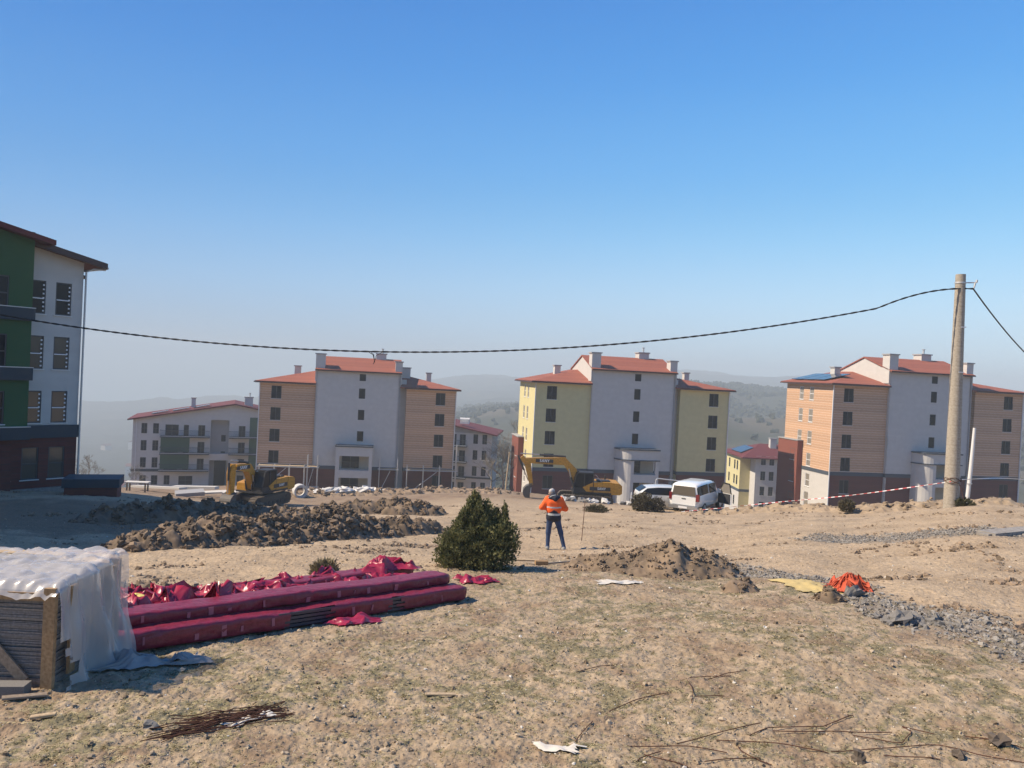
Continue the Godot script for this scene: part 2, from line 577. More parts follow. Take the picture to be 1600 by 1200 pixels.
func build_ground() -> void:
	var angs := PackedFloat32Array()
	var a := -PI
	while a < PI - .001:
		angs.append(a)
		a += .0021 if absf(a) < .70 else (.008 if absf(a) < .85 else .07)
	angs.append(PI)
	var rads := PackedFloat32Array([0.0])
	var r := .6
	while r < 2700.0:
		rads.append(r)
		r *= 1.04 if r < 3.5 else (1.0058 if r < 26 else (1.011 if r < 110 else 1.03))
	var na := angs.size()
	var nr := rads.size()
	var v := PackedVector3Array(); v.resize(na * nr)
	var nn := PackedVector3Array(); nn.resize(na * nr)
	var cc := PackedColorArray(); cc.resize(na * nr)
	var uv := PackedVector2Array(); uv.resize(na * nr)
	var uv2 := PackedVector2Array(); uv2.resize(na * nr)
	for j in nr:
		for i in na:
			var x := sin(angs[i]) * rads[j]
			var z := -cos(angs[i]) * rads[j]
			var k := j * na + i
			v[k] = Vector3(x, ground_y(x, z), z)
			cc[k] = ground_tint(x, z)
			uv[k] = Vector2(x, z)
			uv2[k] = Vector2(x * 1.7 + z * .4, z * 1.7 - x * .4)
	for j in nr:
		for i in na:
			var k := j * na + i
			var e := v[j * na + mini(i + 1, na - 1)] - v[j * na + maxi(i - 1, 0)]
			var n := v[mini(j + 1, nr - 1) * na + i] - v[maxi(j - 1, 0) * na + i]
			var q := e.cross(n)
			nn[k] = (q if q.y > 0 else -q).normalized() if q.length() > 1e-9 else Vector3.UP
	var idx := PackedInt32Array()
	idx.resize((na - 1) * (nr - 1) * 6)
	var w := 0
	for j in nr - 1:
		for i in na - 1:
			var k := j * na + i
			idx[w] = k; idx[w + 1] = k + na; idx[w + 2] = k + na + 1
			idx[w + 3] = k; idx[w + 4] = k + na + 1; idx[w + 5] = k + 1
			w += 6
	var arr := []
	arr.resize(Mesh.ARRAY_MAX)
	arr[Mesh.ARRAY_VERTEX] = v
	arr[Mesh.ARRAY_NORMAL] = nn
	arr[Mesh.ARRAY_COLOR] = cc
	arr[Mesh.ARRAY_TEX_UV] = uv
	arr[Mesh.ARRAY_TEX_UV2] = uv2
	arr[Mesh.ARRAY_INDEX] = idx
	var am := ArrayMesh.new()
	am.add_surface_from_arrays(Mesh.PRIMITIVE_TRIANGLES, arr)
	structure(put("ground", am, "ground"))

# ---------------------------------------------------------------- the far valley and hills
# an uneven lump: an icosphere whose points are pushed in and out
func lump(seed_: int, rough := .3, level := 1) -> ArrayMesh:
	var st := SurfaceTool.new()
	var sm := SphereMesh.new()
	sm.radius = 1.0
	sm.height = 2.0
	sm.radial_segments = 6 + level * 3
	sm.rings = 3 + level * 2
	var arr := sm.surface_get_arrays(0)
	var vs: PackedVector3Array = arr[Mesh.ARRAY_VERTEX]
	var ix: PackedInt32Array = arr[Mesh.ARRAY_INDEX]
	st.begin(Mesh.PRIMITIVE_TRIANGLES)
	for k in ix:
		var p := vs[k]
		var s := 1.0 + rough * nz_b.get_noise_3d(p.x * .9 + seed_ * 13.1, p.y * .9, p.z * .9) + rough * .5 * nz_b.get_noise_3d(p.x * 2.3, p.y * 2.3 + seed_ * 7.0, p.z * 2.3)
		st.set_smooth_group(-1)
		st.add_vertex(p * s)
	st.generate_normals()
	return st.commit()

func multi(called: String, mesh: Mesh, xs: Array, cols: Array, m: Variant, parent: Node = null) -> MultiMeshInstance3D:
	var mm := MultiMesh.new()
	mm.transform_format = MultiMesh.TRANSFORM_3D
	mm.use_colors = cols.size() > 0
	mm.mesh = mesh
	mm.instance_count = xs.size()
	for i in xs.size():
		mm.set_instance_transform(i, xs[i])
		if cols.size() > 0:
			mm.set_instance_color(i, cols[i])
	var o := MultiMeshInstance3D.new()
	o.multimesh = mm
	o.name = called if parent != null else numbered(called)
	o.material_override = mats[m] if m is String else m
	(parent if parent != null else self as Node).add_child(o, true)
	stuff(o)
	return o

func any_turn(s: float, flat := 1.0) -> Basis:
	var b := Basis.from_euler(Vector3(rng.randf() * TAU, rng.randf() * TAU, rng.randf() * TAU))
	return Basis(Vector3(1, 0, 0), Vector3(0, flat, 0), Vector3(0, 0, 1)) * b.scaled(Vector3(s * rng.randf_range(.7, 1.3), s * rng.randf_range(.6, 1.1), s * rng.randf_range(.7, 1.3)))

func build_far() -> void:
	# the woods on the hills: crowns by the thousand that read as one mass
	var xs := []
	var cs := []
	var leafy := lump(3, .5, 2)
	var tries := 0
	while xs.size() < 16000 and tries < 110000:
		tries += 1
		var an := rng.randf_range(-.1, .75)
		var r := sqrt(rng.randf()) * 1050.0 + 180.0
		var x := sin(an) * r
		var z := -cos(an) * r
		var fo := forest(x, z)
		if rng.randf() > fo * .9 + .05:
			continue
		var s := rng.randf_range(1.0, 2.6) * lerpf(.8, 1.3, r / 1230.0)
		xs.append(Transform3D(Basis.from_euler(Vector3(0, rng.randf() * TAU, 0)).scaled(Vector3(s, s * rng.randf_range(.9, 1.5), s)), Vector3(x, ground_y(x, z) + s * .6, z)))
		var t := rng.randf()
		cs.append(Color(.018, .027, .013).lerp(Color(.045, .047, .026), t))
	var wood := multi("hillside_woods", leafy, xs, cs, "tinted")
	tag(wood, "dark scrub and woods covering the hazy hills behind the blocks", "woods")
	# small houses of the town down in the haze
	var hw := [Color(.62, .60, .56), Color(.66, .62, .52), Color(.52, .46, .42)]
	for k in 26:
		var an := -.55 + .16 * rng.randf()
		var r := rng.randf_range(520, 1500)
		var x := sin(an) * r
		var z := -cos(an) * r
		var w := rng.randf_range(9, 18)
		var h := rng.randf_range(6, 15)
		var t := thing("town_house", "small pale house of the town fading into valley haze", "house", Vector3(x, ground_y(x, z) - .5, z), rng.randf() * 1.5, "houses of the hazy town")
		var s := Shape.new()
		s.box(Vector3(-w / 2, 0, -5), Vector3(w / 2, h, 5))
		var m := StandardMaterial3D.new()
		m.albedo_color = (hw[k % 3] as Color).linear_to_srgb()
		put("wall", s.mesh(), m, t)
		var f := Shape.new()
		f.prism(PackedVector2Array([Vector2(-5.6, h), Vector2(5.6, h), Vector2(0, h + 2.6)]), -w / 2 - .5, w / 2 + .5, Transform3D(Basis(Vector3.UP, PI / 2), Vector3.ZERO))
		put("roof", f.mesh(), "roof_red", t)
	# bare winter trees at the edge of the slope
	for e in [[-61.0, -112.0, 5.0, "wide leafless tree on the slope edge left of the white balconied block"], [-57.0, -118.0, 3.5, "smaller leafless tree close against the white balconied block"], [-67.0, -118.0, 4.5, "leafless tree partly hidden behind the green and white block"], [1.6, -112.0, 11.0, "tall leafless tree in the gap beside the yellow block"], [-.6, -106.0, 8.0, "thin leafless tree between the orange block and a timber post"], [-2.6, -118.0, 7.0, "leafless tree in front of the white block's end wall"]]:
		bare_tree(e[0], e[1], e[2], e[3])

func bare_tree(x: float, z: float, h: float, label: String) -> void:
	var t := thing("bare_tree", label, "tree", Vector3(x, land(x, z) - .2, z), 0, "bare trees on the slope")
	var tr := Shape.new()
	var cr_ := Shape.new()
	var r := RandomNumberGenerator.new()
	r.seed = int(x * 31 + z * 7)
	var top := Vector3(r.randf_range(-.3, .3), h * .35, r.randf_range(-.3, .3))
	tr.tube(PackedVector3Array([Vector3.ZERO, top * .5 + Vector3(.1, 0, 0), top]), [h * .022, h * .018, h * .015], 6)
	limb(cr_, r, top, Vector3.UP, h * .30, h * .013, 0)
	for k in 3:
		limb(cr_, r, top * r.randf_range(.6, 1.0), Vector3(cos(k * 2.1), .8, sin(k * 2.1)).normalized(), h * .26, h * .010, 0)
	put("trunk", tr.mesh(), "bark_pale", t)
	put("crown", cr_.mesh(), "twig_pale", t)

func limb(s: Shape, r: RandomNumberGenerator, p: Vector3, d: Vector3, length: float, rad: float, level: int) -> void:
	var q := p + d * length
	var mid := (p + q) / 2 + Vector3(r.randf_range(-1, 1), r.randf_range(-.5, 1), r.randf_range(-1, 1)) * length * .1
	s.tube(PackedVector3Array([p, mid, q]), [rad, rad * .8, rad * .55], 4 if level < 2 else 3, false)
	if level >= 4:
		return
	var n := 3 if level < 3 else 4
	for k in n:
		var side := Vector3(r.randf_range(-1, 1), r.randf_range(-.1, .7), r.randf_range(-1, 1)).normalized()
		limb(s, r, p.lerp(q, r.randf_range(.55, 1.0)), (d * .75 + side * .8).normalized(), length * r.randf_range(.6, .8), maxf(rad * .58, .012), level + 1)

# ---------------------------------------------------------------- windows and walls
var cache := {}

func frame_mesh(w: float, h: float, kind: String) -> ArrayMesh:
	var key := "f%.2f_%.2f_%s" % [w, h, kind]
	if cache.has(key): return cache[key]
	var s := Shape.new()
	var b := .06
	s.box(Vector3(0, 0, -.10), Vector3(b, h, -.03))
	s.box(Vector3(w - b, 0, -.10), Vector3(w, h, -.03))
	s.box(Vector3(b, 0, -.10), Vector3(w - b, b, -.03))
	s.box(Vector3(b, h - b, -.10), Vector3(w - b, h, -.03))
	if kind == "double":
		s.box(Vector3(w / 2 - .05, b, -.095), Vector3(w / 2 + .05, h - b, -.025))
	elif kind == "stacked":
		s.box(Vector3(b, h * .46, -.095), Vector3(w - b, h * .46 + .07, -.025))
	elif kind == "cross":
		s.box(Vector3(w / 2 - .04, b, -.095), Vector3(w / 2 + .04, h - b, -.025))
		s.box(Vector3(b, h * .5 - .03, -.098), Vector3(w - b, h * .5 + .03, -.022))
	cache[key] = s.mesh()
	return cache[key]

func cached_box(lo: Vector3, hi: Vector3) -> ArrayMesh:
	var key := "b%s%s" % [lo, hi]
	if not cache.has(key):
		cache[key] = box_mesh(lo, hi)
	return cache[key]

func window(parent: Node, o: Vector3, u: Vector3, w: float, h: float, kind := "double", frame := "window_frame", pane := "glass_dark", rail := false, sill := true) -> MeshInstance3D:
	var f := put("window", frame_mesh(w, h, kind), frame, parent, o)
	f.basis = Basis(u, Vector3.UP, u.cross(Vector3.UP))
	if kind == "stacked":
		put("pane", cached_box(Vector3(.05, .05, -.08), Vector3(w - .05, h * .46 + .01, -.07)), pane, f)
		put("pane", cached_box(Vector3(.05, h * .46 + .06, -.08), Vector3(w - .05, h - .05, -.07)), pane, f)
	elif kind == "double":
		put("pane", cached_box(Vector3(.05, .05, -.08), Vector3(w / 2 - .04, h - .05, -.07)), pane, f)
		put("pane", cached_box(Vector3(w / 2 + .04, .05, -.08), Vector3(w - .05, h - .05, -.07)), pane, f)
	else:
		put("pane", cached_box(Vector3(.05, .05, -.08), Vector3(w - .05, h - .05, -.07)), pane, f)
	if sill:
		put("sill", cached_box(Vector3(-.06, -.05, -.02), Vector3(w + .06, .0, .06)), "white_trim", f)
	if rail:
		var key := "rail%.2f" % w
		if not cache.has(key):
			var s := Shape.new()
			for k in 5:
				s.box(Vector3(0, .12 + k * .17, .03), Vector3(w, .145 + k * .17, .05))
			for x in [0.0, w / 2, w - .03]:
				s.box(Vector3(x, .02, .005), Vector3(x + .03, .85, .03))
			cache[key] = s.mesh()
		put("railing", cache[key], "rail_dark", f)
	return f

# a stretch of wall with windows: holes are [x, y, w, h, kind, rail?]
func facade(parent: Node, called: String, m: String, o: Vector3, u: Vector3, w: float, h: float, wins: Array, frame := "window_frame", pane := "glass_dark") -> void:
	var holes := []
	for q in wins:
		holes.append(Rect2(q[0], q[1], q[2], q[3]))
	var s := Shape.new()
	s.wall(o, u, w, h, holes)
	put(called, s.mesh(), m, parent)
	for q in wins:
		var p: Variant = q[6] if q.size() > 6 else pane
		window(parent, o + u * q[0] + Vector3.UP * q[1], u, q[2], q[3], q[4] if q.size() > 4 else "double", frame, p, q.size() > 5 and q[5])

func chimney(parent: Node, x0: float, x1: float, z0: float, z1: float, y0: float, y1: float, pipe := false) -> void:
	var c := put("chimney", box_mesh(Vector3(x0, y0, z0), Vector3(x1, y1, z1)), "white_plaster", parent)
	put("chimney_cap", box_mesh(Vector3(x0 - .12, y1 - .002, z0 - .12), Vector3(x1 + .12, y1 + .14, z1 + .12)), "grey_plaster", c)
	if pipe:
		var s := Shape.new()
		var m := (x0 + x1) / 2
		s.tube(PackedVector3Array([Vector3(m + .15, y1 + .1, (z0 + z1) / 2), Vector3(m + .15, y1 + .75, (z0 + z1) / 2)]), [.13], 8)
		s.tube(PackedVector3Array([Vector3(m + .15, y1 + .75, (z0 + z1) / 2), Vector3(m + .15, y1 + .83, (z0 + z1) / 2)]), [.22], 8)
		put("flue", s.mesh(), "galvanised", c)

# ---------------------------------------------------------------- the three long blocks in front
func long_block(label: String, at: Vector3, turn: float, k: float, skin: String, curved: bool, panel: bool) -> Node3D:
	var t := thing("apartment_building", label, "building", at, turn, "five storey apartment blocks")
	var E := 14.7
	var WE := 16.6
	var B := 3.2
	var D := 11.0
	var xl := -12.9 * k
	var xa := -5.7 * k
	var xb := 5.5 * k
	var xc := 6.4 * k
	var xr := 13.2 * k
	var R := Vector3.RIGHT
	var deep := -4.0
	# wing fronts
	var lw := []
	var rw := []
	for f in 4:
		var y := E - .62 - 1.7 - f * 2.88 - (B + .45)
		lw.append([1.45, y, 1.3, 1.72, "double", true])
		rw.append([xr - xc - 2.75, y, 1.3, 1.72, "double", true])
	facade(t, "cladding", skin, Vector3(xl, B + .45, 0), R, xa - xl, E - B - .45, lw)
	facade(t, "cladding", skin, Vector3(xc, B + .45, 0), R, xr - xc, E - B - .45, rw)
	facade(t, "brick_base", "brick_rows", Vector3(xl, deep, 0), R, xa - xl, B - deep, [[1.45, -deep + .95, 1.3, 1.72, "double", false]])
	facade(t, "brick_base", "brick_rows", Vector3(xc, deep, 0), R, xr - xc, B - deep, [[xr - xc - 2.75, -deep + .95, 1.3, 1.72, "double", false]])
	put("band", box_mesh(Vector3(xl - .05, B, -D), Vector3(xa, B + .45, .06)), "band_paint", t)
	put("band", box_mesh(Vector3(xc - .05, B, -D), Vector3(xr + .05, B + .45, .06)), "band_paint", t)
	# end walls: the one on the sunny side is clad, white at the foot, with two columns of windows
	var sw := []
	for f in 4:
		var y2 := E - .62 - 1.7 - f * 2.88 - (B + .45)
		sw.append([D - 7.75, y2, 1.0, 1.72, "stacked"])
		sw.append([D - 5.35, y2, 1.0, 1.72, "stacked"])
	facade(t, "end_wall", skin, Vector3(xl, B + .45, -D), Vector3.BACK, D, E - B - .45, sw, "window_white", "glass_blind")
	facade(t, "end_wall_base", "white_plaster", Vector3(xl, deep, -D), Vector3.BACK, D, B - deep, [[D - 5.35, -deep + 1.1, 1.0, 1.72, "stacked"], [D - 5.5, -deep - 1.6, 1.1, 2.0, "stacked"]], "window_white", "glass_blind")
	var s := Shape.new()
	s.wall(Vector3(xr, deep, 0), Vector3.FORWARD, D, E - deep, [])
	s.wall(Vector3(xr, deep, -D), Vector3.LEFT, xr - xl, E - deep, [])
	s.wall(Vector3(xc, deep, -1.6), Vector3.BACK, 1.6, E - deep, [])
	put("rear_walls", s.mesh(), skin, t)
	# brick stair annex on the sunny side
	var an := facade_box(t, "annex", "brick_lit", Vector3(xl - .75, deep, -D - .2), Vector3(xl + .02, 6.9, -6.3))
	put("annex_cap", box_mesh(Vector3(xl - .85, 6.9, -D - .3), Vector3(xl + .05, 7.02, -6.2)), "grey_plaster", an)
	for f in 3:
		window(t, Vector3(xl - .78, 4.3 - f * 2.9, -8.0), Vector3.BACK, 1.1, 1.5, "stacked", "window_frame", "glass_dark")
	# white stair block
	var cw := []
	cw.append([.45 - xa - .45, WE - 1.35 - B, .85, .95, "plain"])
	for f in 3:
		cw.append([.45 - xa - .45, WE - 3.75 - f * 2.9 - B, .85, 1.4, "plain"])
	facade(t, "stair_wall", "white_plaster", Vector3(xa, B, .3), R, xb - xa, WE - B, cw)
	facade(t, "brick_base", "brick_rows", Vector3(xa, deep, .3), R, xb - xa, B - deep, [])
	put("band", box_mesh(Vector3(xa - .02, B, -.3), Vector3(xb + .02, B + .45, .34)), "band_paint", t)
	var g := Shape.new()
	for sd in [xa, xb]:
		g.prism(PackedVector2Array([Vector2(-.3, deep), Vector2(-.3, WE), Vector2(5.0, WE + 1.65), Vector2(10.3, WE), Vector2(10.3, deep)]), -.1, .1, Transform3D(Basis(Vector3.FORWARD, Vector3.UP, Vector3.RIGHT), Vector3(sd - .098 * signf(sd), 0, 0)))
	g.wall(Vector3(xb, deep, -.95), R, xc - xb, E + 1.0 - deep, [])
	put("gable_walls", g.mesh(), "white_plaster", t)
	put("drain_pipe", box_mesh(Vector3(xb - .08, deep, .31), Vector3(xb + .04, WE, .43)), "grey_plaster", t)
	put("drain_pipe", box_mesh(Vector3(xl - .10, deep, .02), Vector3(xl + .01, E, .13)), "white_trim", t)
	put("drain_pipe", box_mesh(Vector3(xr - .02, deep, .02), Vector3(xr + .10, E, .13)), "white_trim", t)
	# roofs
	var o := .65
	var zp := o - (xa - xl + o)
	var P := E + 1.75
	var rf := Shape.new()
	rf.slab([Vector3(xl - o, E, o), Vector3(xa, P, zp), Vector3(xa, E, o)], .16)
	put("roof", rf.mesh(), "roof_tile", t)
	var rs := Shape.new()
	rs.slab([Vector3(xl - o, E, o), Vector3(xl - o, E, -D - o), Vector3(xa, P, -D - o), Vector3(xa, P, zp)], .16)
	put("roof", rs.mesh(), "roof_tile", t)
	var rg := Shape.new()
	rg.slab([Vector3(xb, E, o), Vector3(xb, P, zp), Vector3(xr + o, E, o)], .16)
	put("roof", rg.mesh(), "roof_tile", t)
	var rh := Shape.new()
	rh.slab([Vector3(xr + o, E, o), Vector3(xb, P, zp), Vector3(xb, P, -D - o), Vector3(xr + o, E, -D - o)], .16)
	put("roof", rh.mesh(), "roof_tile", t)
	var rc := Shape.new()
	rc.slab([Vector3(xa - .15, WE, .75), Vector3(xa - .15, WE + 1.85, -5.0), Vector3(xb + .15, WE + 1.85, -5.0), Vector3(xb + .15, WE, .75)], .15)
	rc.slab([Vector3(xa - .15, WE + 1.85, -5.0), Vector3(xa - .15, WE, -10.75), Vector3(xb + .15, WE, -10.75), Vector3(xb + .15, WE + 1.85, -5.0)], .15)
	put("roof", rc.mesh(), "roof_tile", t)
	var ev := Shape.new()
	ev.box(Vector3(xl - o - .02, E - .22, o - .02), Vector3(xa - .05, E - .08, o + .1))
	ev.box(Vector3(xc - .3, E - .22, o - .02), Vector3(xr + o + .02, E - .08, o + .1))
	ev.box(Vector3(xl - o - .1, E - .22, -D - o), Vector3(xl - o + .02, E - .08, o + .1))
	ev.box(Vector3(xa - .15, WE - .2, .73), Vector3(xb + .15, WE - .06, .84))
	put("gutter", ev.mesh(), "verge", t)
	var sf := Shape.new()
	sf.box(Vector3(xl - o + .03, E - .26, 0.0), Vector3(xa - .02, E - .235, o - .05))
	sf.box(Vector3(xl - o + .03, E - .27, -D), Vector3(xl, E - .245, -.01))
	sf.box(Vector3(xc, E - .26, 0.0), Vector3(xr + o - .03, E - .235, o - .05))
	put("soffit", sf.mesh(), "white_trim", t)
	# chimneys
	chimney(t, xa - .15, xa + 1.05, -1.1, .28, E + .3, WE + 2.0)
	chimney(t, xb - .75, xb + .2, -1.1, .28, E + .3, WE + 1.45)
	chimney(t, 2.1 * k, 3.5 * k, -6.2, -4.6, WE + .9, WE + 2.5, true)
	chimney(t, -9.2 * k, -8.4 * k, -7.0, -6.0, E + .5, E + 2.1)
	chimney(t, 9.4 * k, 10.1 * k, -7.0, -6.2, E + .4, E + 2.0)
	chimney(t, xb + .2, xb + 1.5, -6.0, -4.6, E + 1.0, WE + .7)
	if panel:
		var ps := Shape.new()
		var sl := 1.75 / (xa - xl + o)
		var pa := xl + .3
		var pb := xl + 3.9
		var ya := E + (pa - xl + o) * sl + .22
		var yb := E + (pb - xl + o) * sl + .32
		for q in 3:
			var z1 := -2.6 - q * 2.7
			ps.slab([Vector3(pa, ya, z1), Vector3(pa, ya, z1 - 2.5), Vector3(pb, yb, z1 - 2.5), Vector3(pb, yb, z1)], .07)
		put("solar_panel", ps.mesh(), "solar", t)
	# entrance portal, two storeys, standing out from the stair block
	portal(t, k, curved)
	return t

func facade_box(parent: Node, called: String, m: String, lo: Vector3, hi: Vector3) -> MeshInstance3D:
	return put(called, box_mesh(lo, hi), m, parent)

func portal(t: Node, k: float, curved: bool) -> void:
	var x0 := -2.6 * k
	var x1 := 2.2 * k
	var z0 := .3
	var z1 := 2.3
	if curved:
		x0 = -2.2 * k
		x1 = 3.1 * k
	var plan := PackedVector2Array()
	if curved:
		for i in 9:
			var a := PI / 2 * i / 8.0
			plan.append(Vector2(x0 + 2.0 - 2.0 * cos(a), z0 + (z1 - z0) * sin(a)))
	else:
		plan.append(Vector2(x0, z0)); plan.append(Vector2(x0, z1))
	plan.append(Vector2(x1, z1)); plan.append(Vector2(x1, z0))
	# plan is (x, z): raise it along y
	var up := Transform3D(Basis(Vector3.RIGHT, Vector3.BACK, Vector3.UP), Vector3.ZERO)
	var s := Shape.new()
	s.prism(plan, 5.25, 6.45, up)
	put("portal_roof", s.mesh(), "white_plaster", t)
	var wide := PackedVector2Array()
	for p in plan:
		wide.append(Vector2(p.x + (.1 if p.x > 0 else -.1), p.y + (.12 if p.y > z0 + .1 else 0.0)))
	var c := Shape.new()
	c.prism(wide, 6.45, 6.62, up)
	if curved:
		c.prism(wide, 5.13, 5.25, up)
	put("portal_trim", c.mesh(), "band_paint", t)
	var f := Shape.new()
	f.prism(plan, 2.35, 3.35, up)
	put("portal_floor", f.mesh(), "white_plaster", t)
	var post := Shape.new()
	if curved:
		var outer := plan.slice(0, 9)
		outer.append(Vector2(x0 + 2.0, z1 - .25))
		outer.append(Vector2(x0 + .3, z0))
		post.prism(outer, 3.35, 5.13, up)
		post.prism(outer, -4.0, 2.35, up)
	else:
		post.box(Vector3(x0, 3.35, z1 - .5), Vector3(x0 + .5, 5.25, z1 - .002))
		post.box(Vector3(x0, -4.0, z1 - .5), Vector3(x0 + .5, 2.35, z1 - .002))
	put("portal_post", post.mesh(), "white_plaster", t)
	var pb := Shape.new()
	pb.box(Vector3(x1 - .45, 3.35, z1 - .5), Vector3(x1, 5.13 if curved else 5.25, z1 - .002))
	pb.box(Vector3(x1 - .45, -4.0, z1 - .5), Vector3(x1, 2.35, z1 - .002))
	put("portal_post", pb.mesh(), "white_plaster", t)
	put("portal_back", box_mesh(Vector3(x0 + .3, -4.0, z0 + .002), Vector3(x1 - .02, 5.25, z0 + .05)), "beige_panel", t)
	for y in [0.1, 3.4]:
		var gx := x0 + (1.2 if curved else .75)
		var w := window(t, Vector3(gx, y, z0 + .16), Vector3.RIGHT, 2.3, 1.75 if y > 1.0 else 2.1, "cross", "window_frame", "glass_dark", false, false)
		w.set_meta("label", "dark glazed entrance window inside the portal")

func build_blocks() -> void:
	var yaw := deg_to_rad(10)
	long_block("orange clad block behind scaffold poles, white stair tower, red roofs", Vector3(-20.7, -14.26, -104.3), yaw, 1.0, "orange_cladding", false, false)
	long_block("pale yellow block with white stair tower behind the large yellow excavator", Vector3(15.85, -12.4, -99.9), yaw, 1.005, "yellow_plaster", true, false)
	long_block("orange clad block with sunlit end wall behind the concrete pole", Vector3(53.1, -10.81, -97.7), yaw, 1.035, "orange_cladding", true, true)
	green_block()
	back_block_balconies()
	back_block_end()
	back_block_yellow()
	shade_block()

# ---------------------------------------------------------------- the near green and white block at the left
func green_block() -> void:
	var t := thing("apartment_building", "green and white four storey block with dark balconies and brick ground floor", "building", Vector3(-23.1, -4.6, -41.0), deg_to_rad(51.7))
	var L := 22.0
	var R := Vector3.RIGHT
	var rows := [9.4, 6.57, 3.78]
	var wins := []
	for y in rows:
		for x in [-1.32, -2.55]:
			wins.append([L + x, y - 3.66, .76, 1.7 if y > 4 else 1.66, "stacked", false, "glass_brown_reflection" if y < 8 else "glass_dark"])
	facade(t, "white_wall", "white_plaster", Vector3(-L, 3.66, 0), R, L, 8.82, wins, "window_frame", "glass_brown_reflection")
	var bw := []
	for x in [-1.35, -2.6, -3.9, -5.9]:
		bw.append([L + x, 1.0 + .87, .78, 1.66, "stacked", false, "glass_brown_reflection"])
	facade(t, "brick_wall", "brick_rows", Vector3(-L, -1.0, 0), R, L, 4.0, bw)
	put("band", box_mesh(Vector3(-L, 3.0, -.2), Vector3(.05, 3.66, .10)), "slate_paint", t)
	put("plinth", box_mesh(Vector3(-L, -1.5, -.3), Vector3(.12, .42, .25)), "concrete", t)
	# tape left on the window frames
	for y in rows:
		for x in [-1.32, -2.55]:
			var tp := Shape.new()
			for q in 7:
				tp.box(Vector3(x + .62, y + .12 + q * .22, -.03), Vector3(x + .70, y + .20 + q * .22, -.018))
			tp.box(Vector3(x + .05, y + .76, -.026), Vector3(x + .66, y + .81, -.014))
			put("protective_tape", tp.mesh(), "tape_white", t)
	# projecting green bay with balconies
	var x1 := -2.75
	var bays := []
	for y in rows:
		bays.append([L + x1 - 2.0 - .4, y - 3.66 + .05, 1.35, 1.62, "stacked", false, "glass_dark"])
		bays.append([L + x1 - 5.2 - .4, y - 3.66 + .05, 1.35, 1.62, "stacked", false, "glass_dark"])
	facade(t, "bay_wall", "green_plaster", Vector3(-L, 3.66, 1.0), R, L + x1, 9.7, bays)
	var sd := Shape.new()
	sd.wall(Vector3(x1, 3.66, 1.0), Vector3.FORWARD, 1.0, 9.7, [])
	put("bay_side", sd.mesh(), "green_plaster", t)
	facade(t, "bay_base", "brick_rows", Vector3(-L, -1.0, .9), R, L + x1 - .6, 4.0, [])
	for y in [3.05, 6.0, 8.95]:
		put("balcony_front", box_mesh(Vector3(-L, y, .98), Vector3(x1 + .08, y + .62, 1.22)), "slate_paint", t)
		put("balcony_rail", box_mesh(Vector3(-L, y + .62, 1.0), Vector3(x1 + .09, y + .66, 1.24)), "galvanised", t)
	# end and rear walls
	var e := Shape.new()
	e.wall(Vector3(0, -1.5, 0), Vector3.FORWARD, 13.0, 13.95, [])
	e.wall(Vector3(0, -1.5, -13), Vector3.LEFT, L, 13.95, [])
	e.wall(Vector3(-L, -1.5, -13), Vector3.BACK, 14.0, 14.6, [])
	put("end_walls", e.mesh(), "white_plaster", t)
	# roofs rise from the corner towards the bay
	var tl := tan(deg_to_rad(11.5))
	var r1 := Shape.new()
	r1.slab([Vector3(-9.0, 12.5 + 9.0 * tl, .55), Vector3(-9.0, 12.5 + 9.0 * tl, -13.5), Vector3(.85, 12.5 - .85 * tl, -13.5), Vector3(.85, 12.5 - .85 * tl, .55)], .22)
	r1.slab([Vector3(-L - .5, 12.5 + 2.0 * tl, .55), Vector3(-L - .5, 12.5 + 2.0 * tl, -13.5), Vector3(-9.0, 12.5 + 9.0 * tl, -13.5), Vector3(-9.0, 12.5 + 9.0 * tl, .55)], .22)
	put("roof", r1.mesh(), "roof_red", t)
	var vg := Shape.new()
	vg.slab([Vector3(-4.0, 12.5 + 4.0 * tl + .02, .75), Vector3(-4.0, 12.5 + 4.0 * tl + .02, .54), Vector3(.9, 12.5 - .9 * tl + .02, .54), Vector3(.9, 12.5 - .9 * tl + .02, .75)], .3)
	put("verge_board", vg.mesh(), "verge", t)
	var gs := Shape.new()
	gs.prism(PackedVector2Array([Vector2(-L, 12.4), Vector2(-L, 12.6), Vector2(-9, 14.2), Vector2(0, 12.48), Vector2(0, 12.4)]), -.02, -.006)
	put("gable", gs.mesh(), "white_plaster", t)
	var r2 := Shape.new()
	r2.slab([Vector3(-9.0, 13.2 + 6.25 * tl, 1.6), Vector3(-9.0, 13.2 + 6.25 * tl, -.2), Vector3(x1 + .75, 13.2 - .75 * tl, -.2), Vector3(x1 + .75, 13.2 - .75 * tl, 1.6)], .25)
	r2.slab([Vector3(-L - .5, 12.2, 1.6), Vector3(-L - .5, 12.2, -.2), Vector3(-9.0, 13.2 + 6.25 * tl, -.2), Vector3(-9.0, 13.2 + 6.25 * tl, 1.6)], .25)
	put("roof", r2.mesh(), "roof_red", t)
	var lowr := Shape.new()
	lowr.slab([Vector3(-.2, 12.02, -2.0), Vector3(-.2, 12.02, -9.0), Vector3(1.0, 11.8, -9.0), Vector3(1.0, 11.8, -2.0)], .16)
	put("lower_eave", lowr.mesh(), "verge", t)
	var gt := Shape.new()
	gt.tube(PackedVector3Array([Vector3(.95, 12.1, .6), Vector3(.95, 12.1, -13.0)]), [.08], 6)
	gt.tube(PackedVector3Array([Vector3(.95, 12.02, .4), Vector3(.35, 11.98, .35), Vector3(.08, 11.8, .12), Vector3(.08, 0, .12)]), [.055], 6)
	put("gutter", gt.mesh(), "galvanised", t)
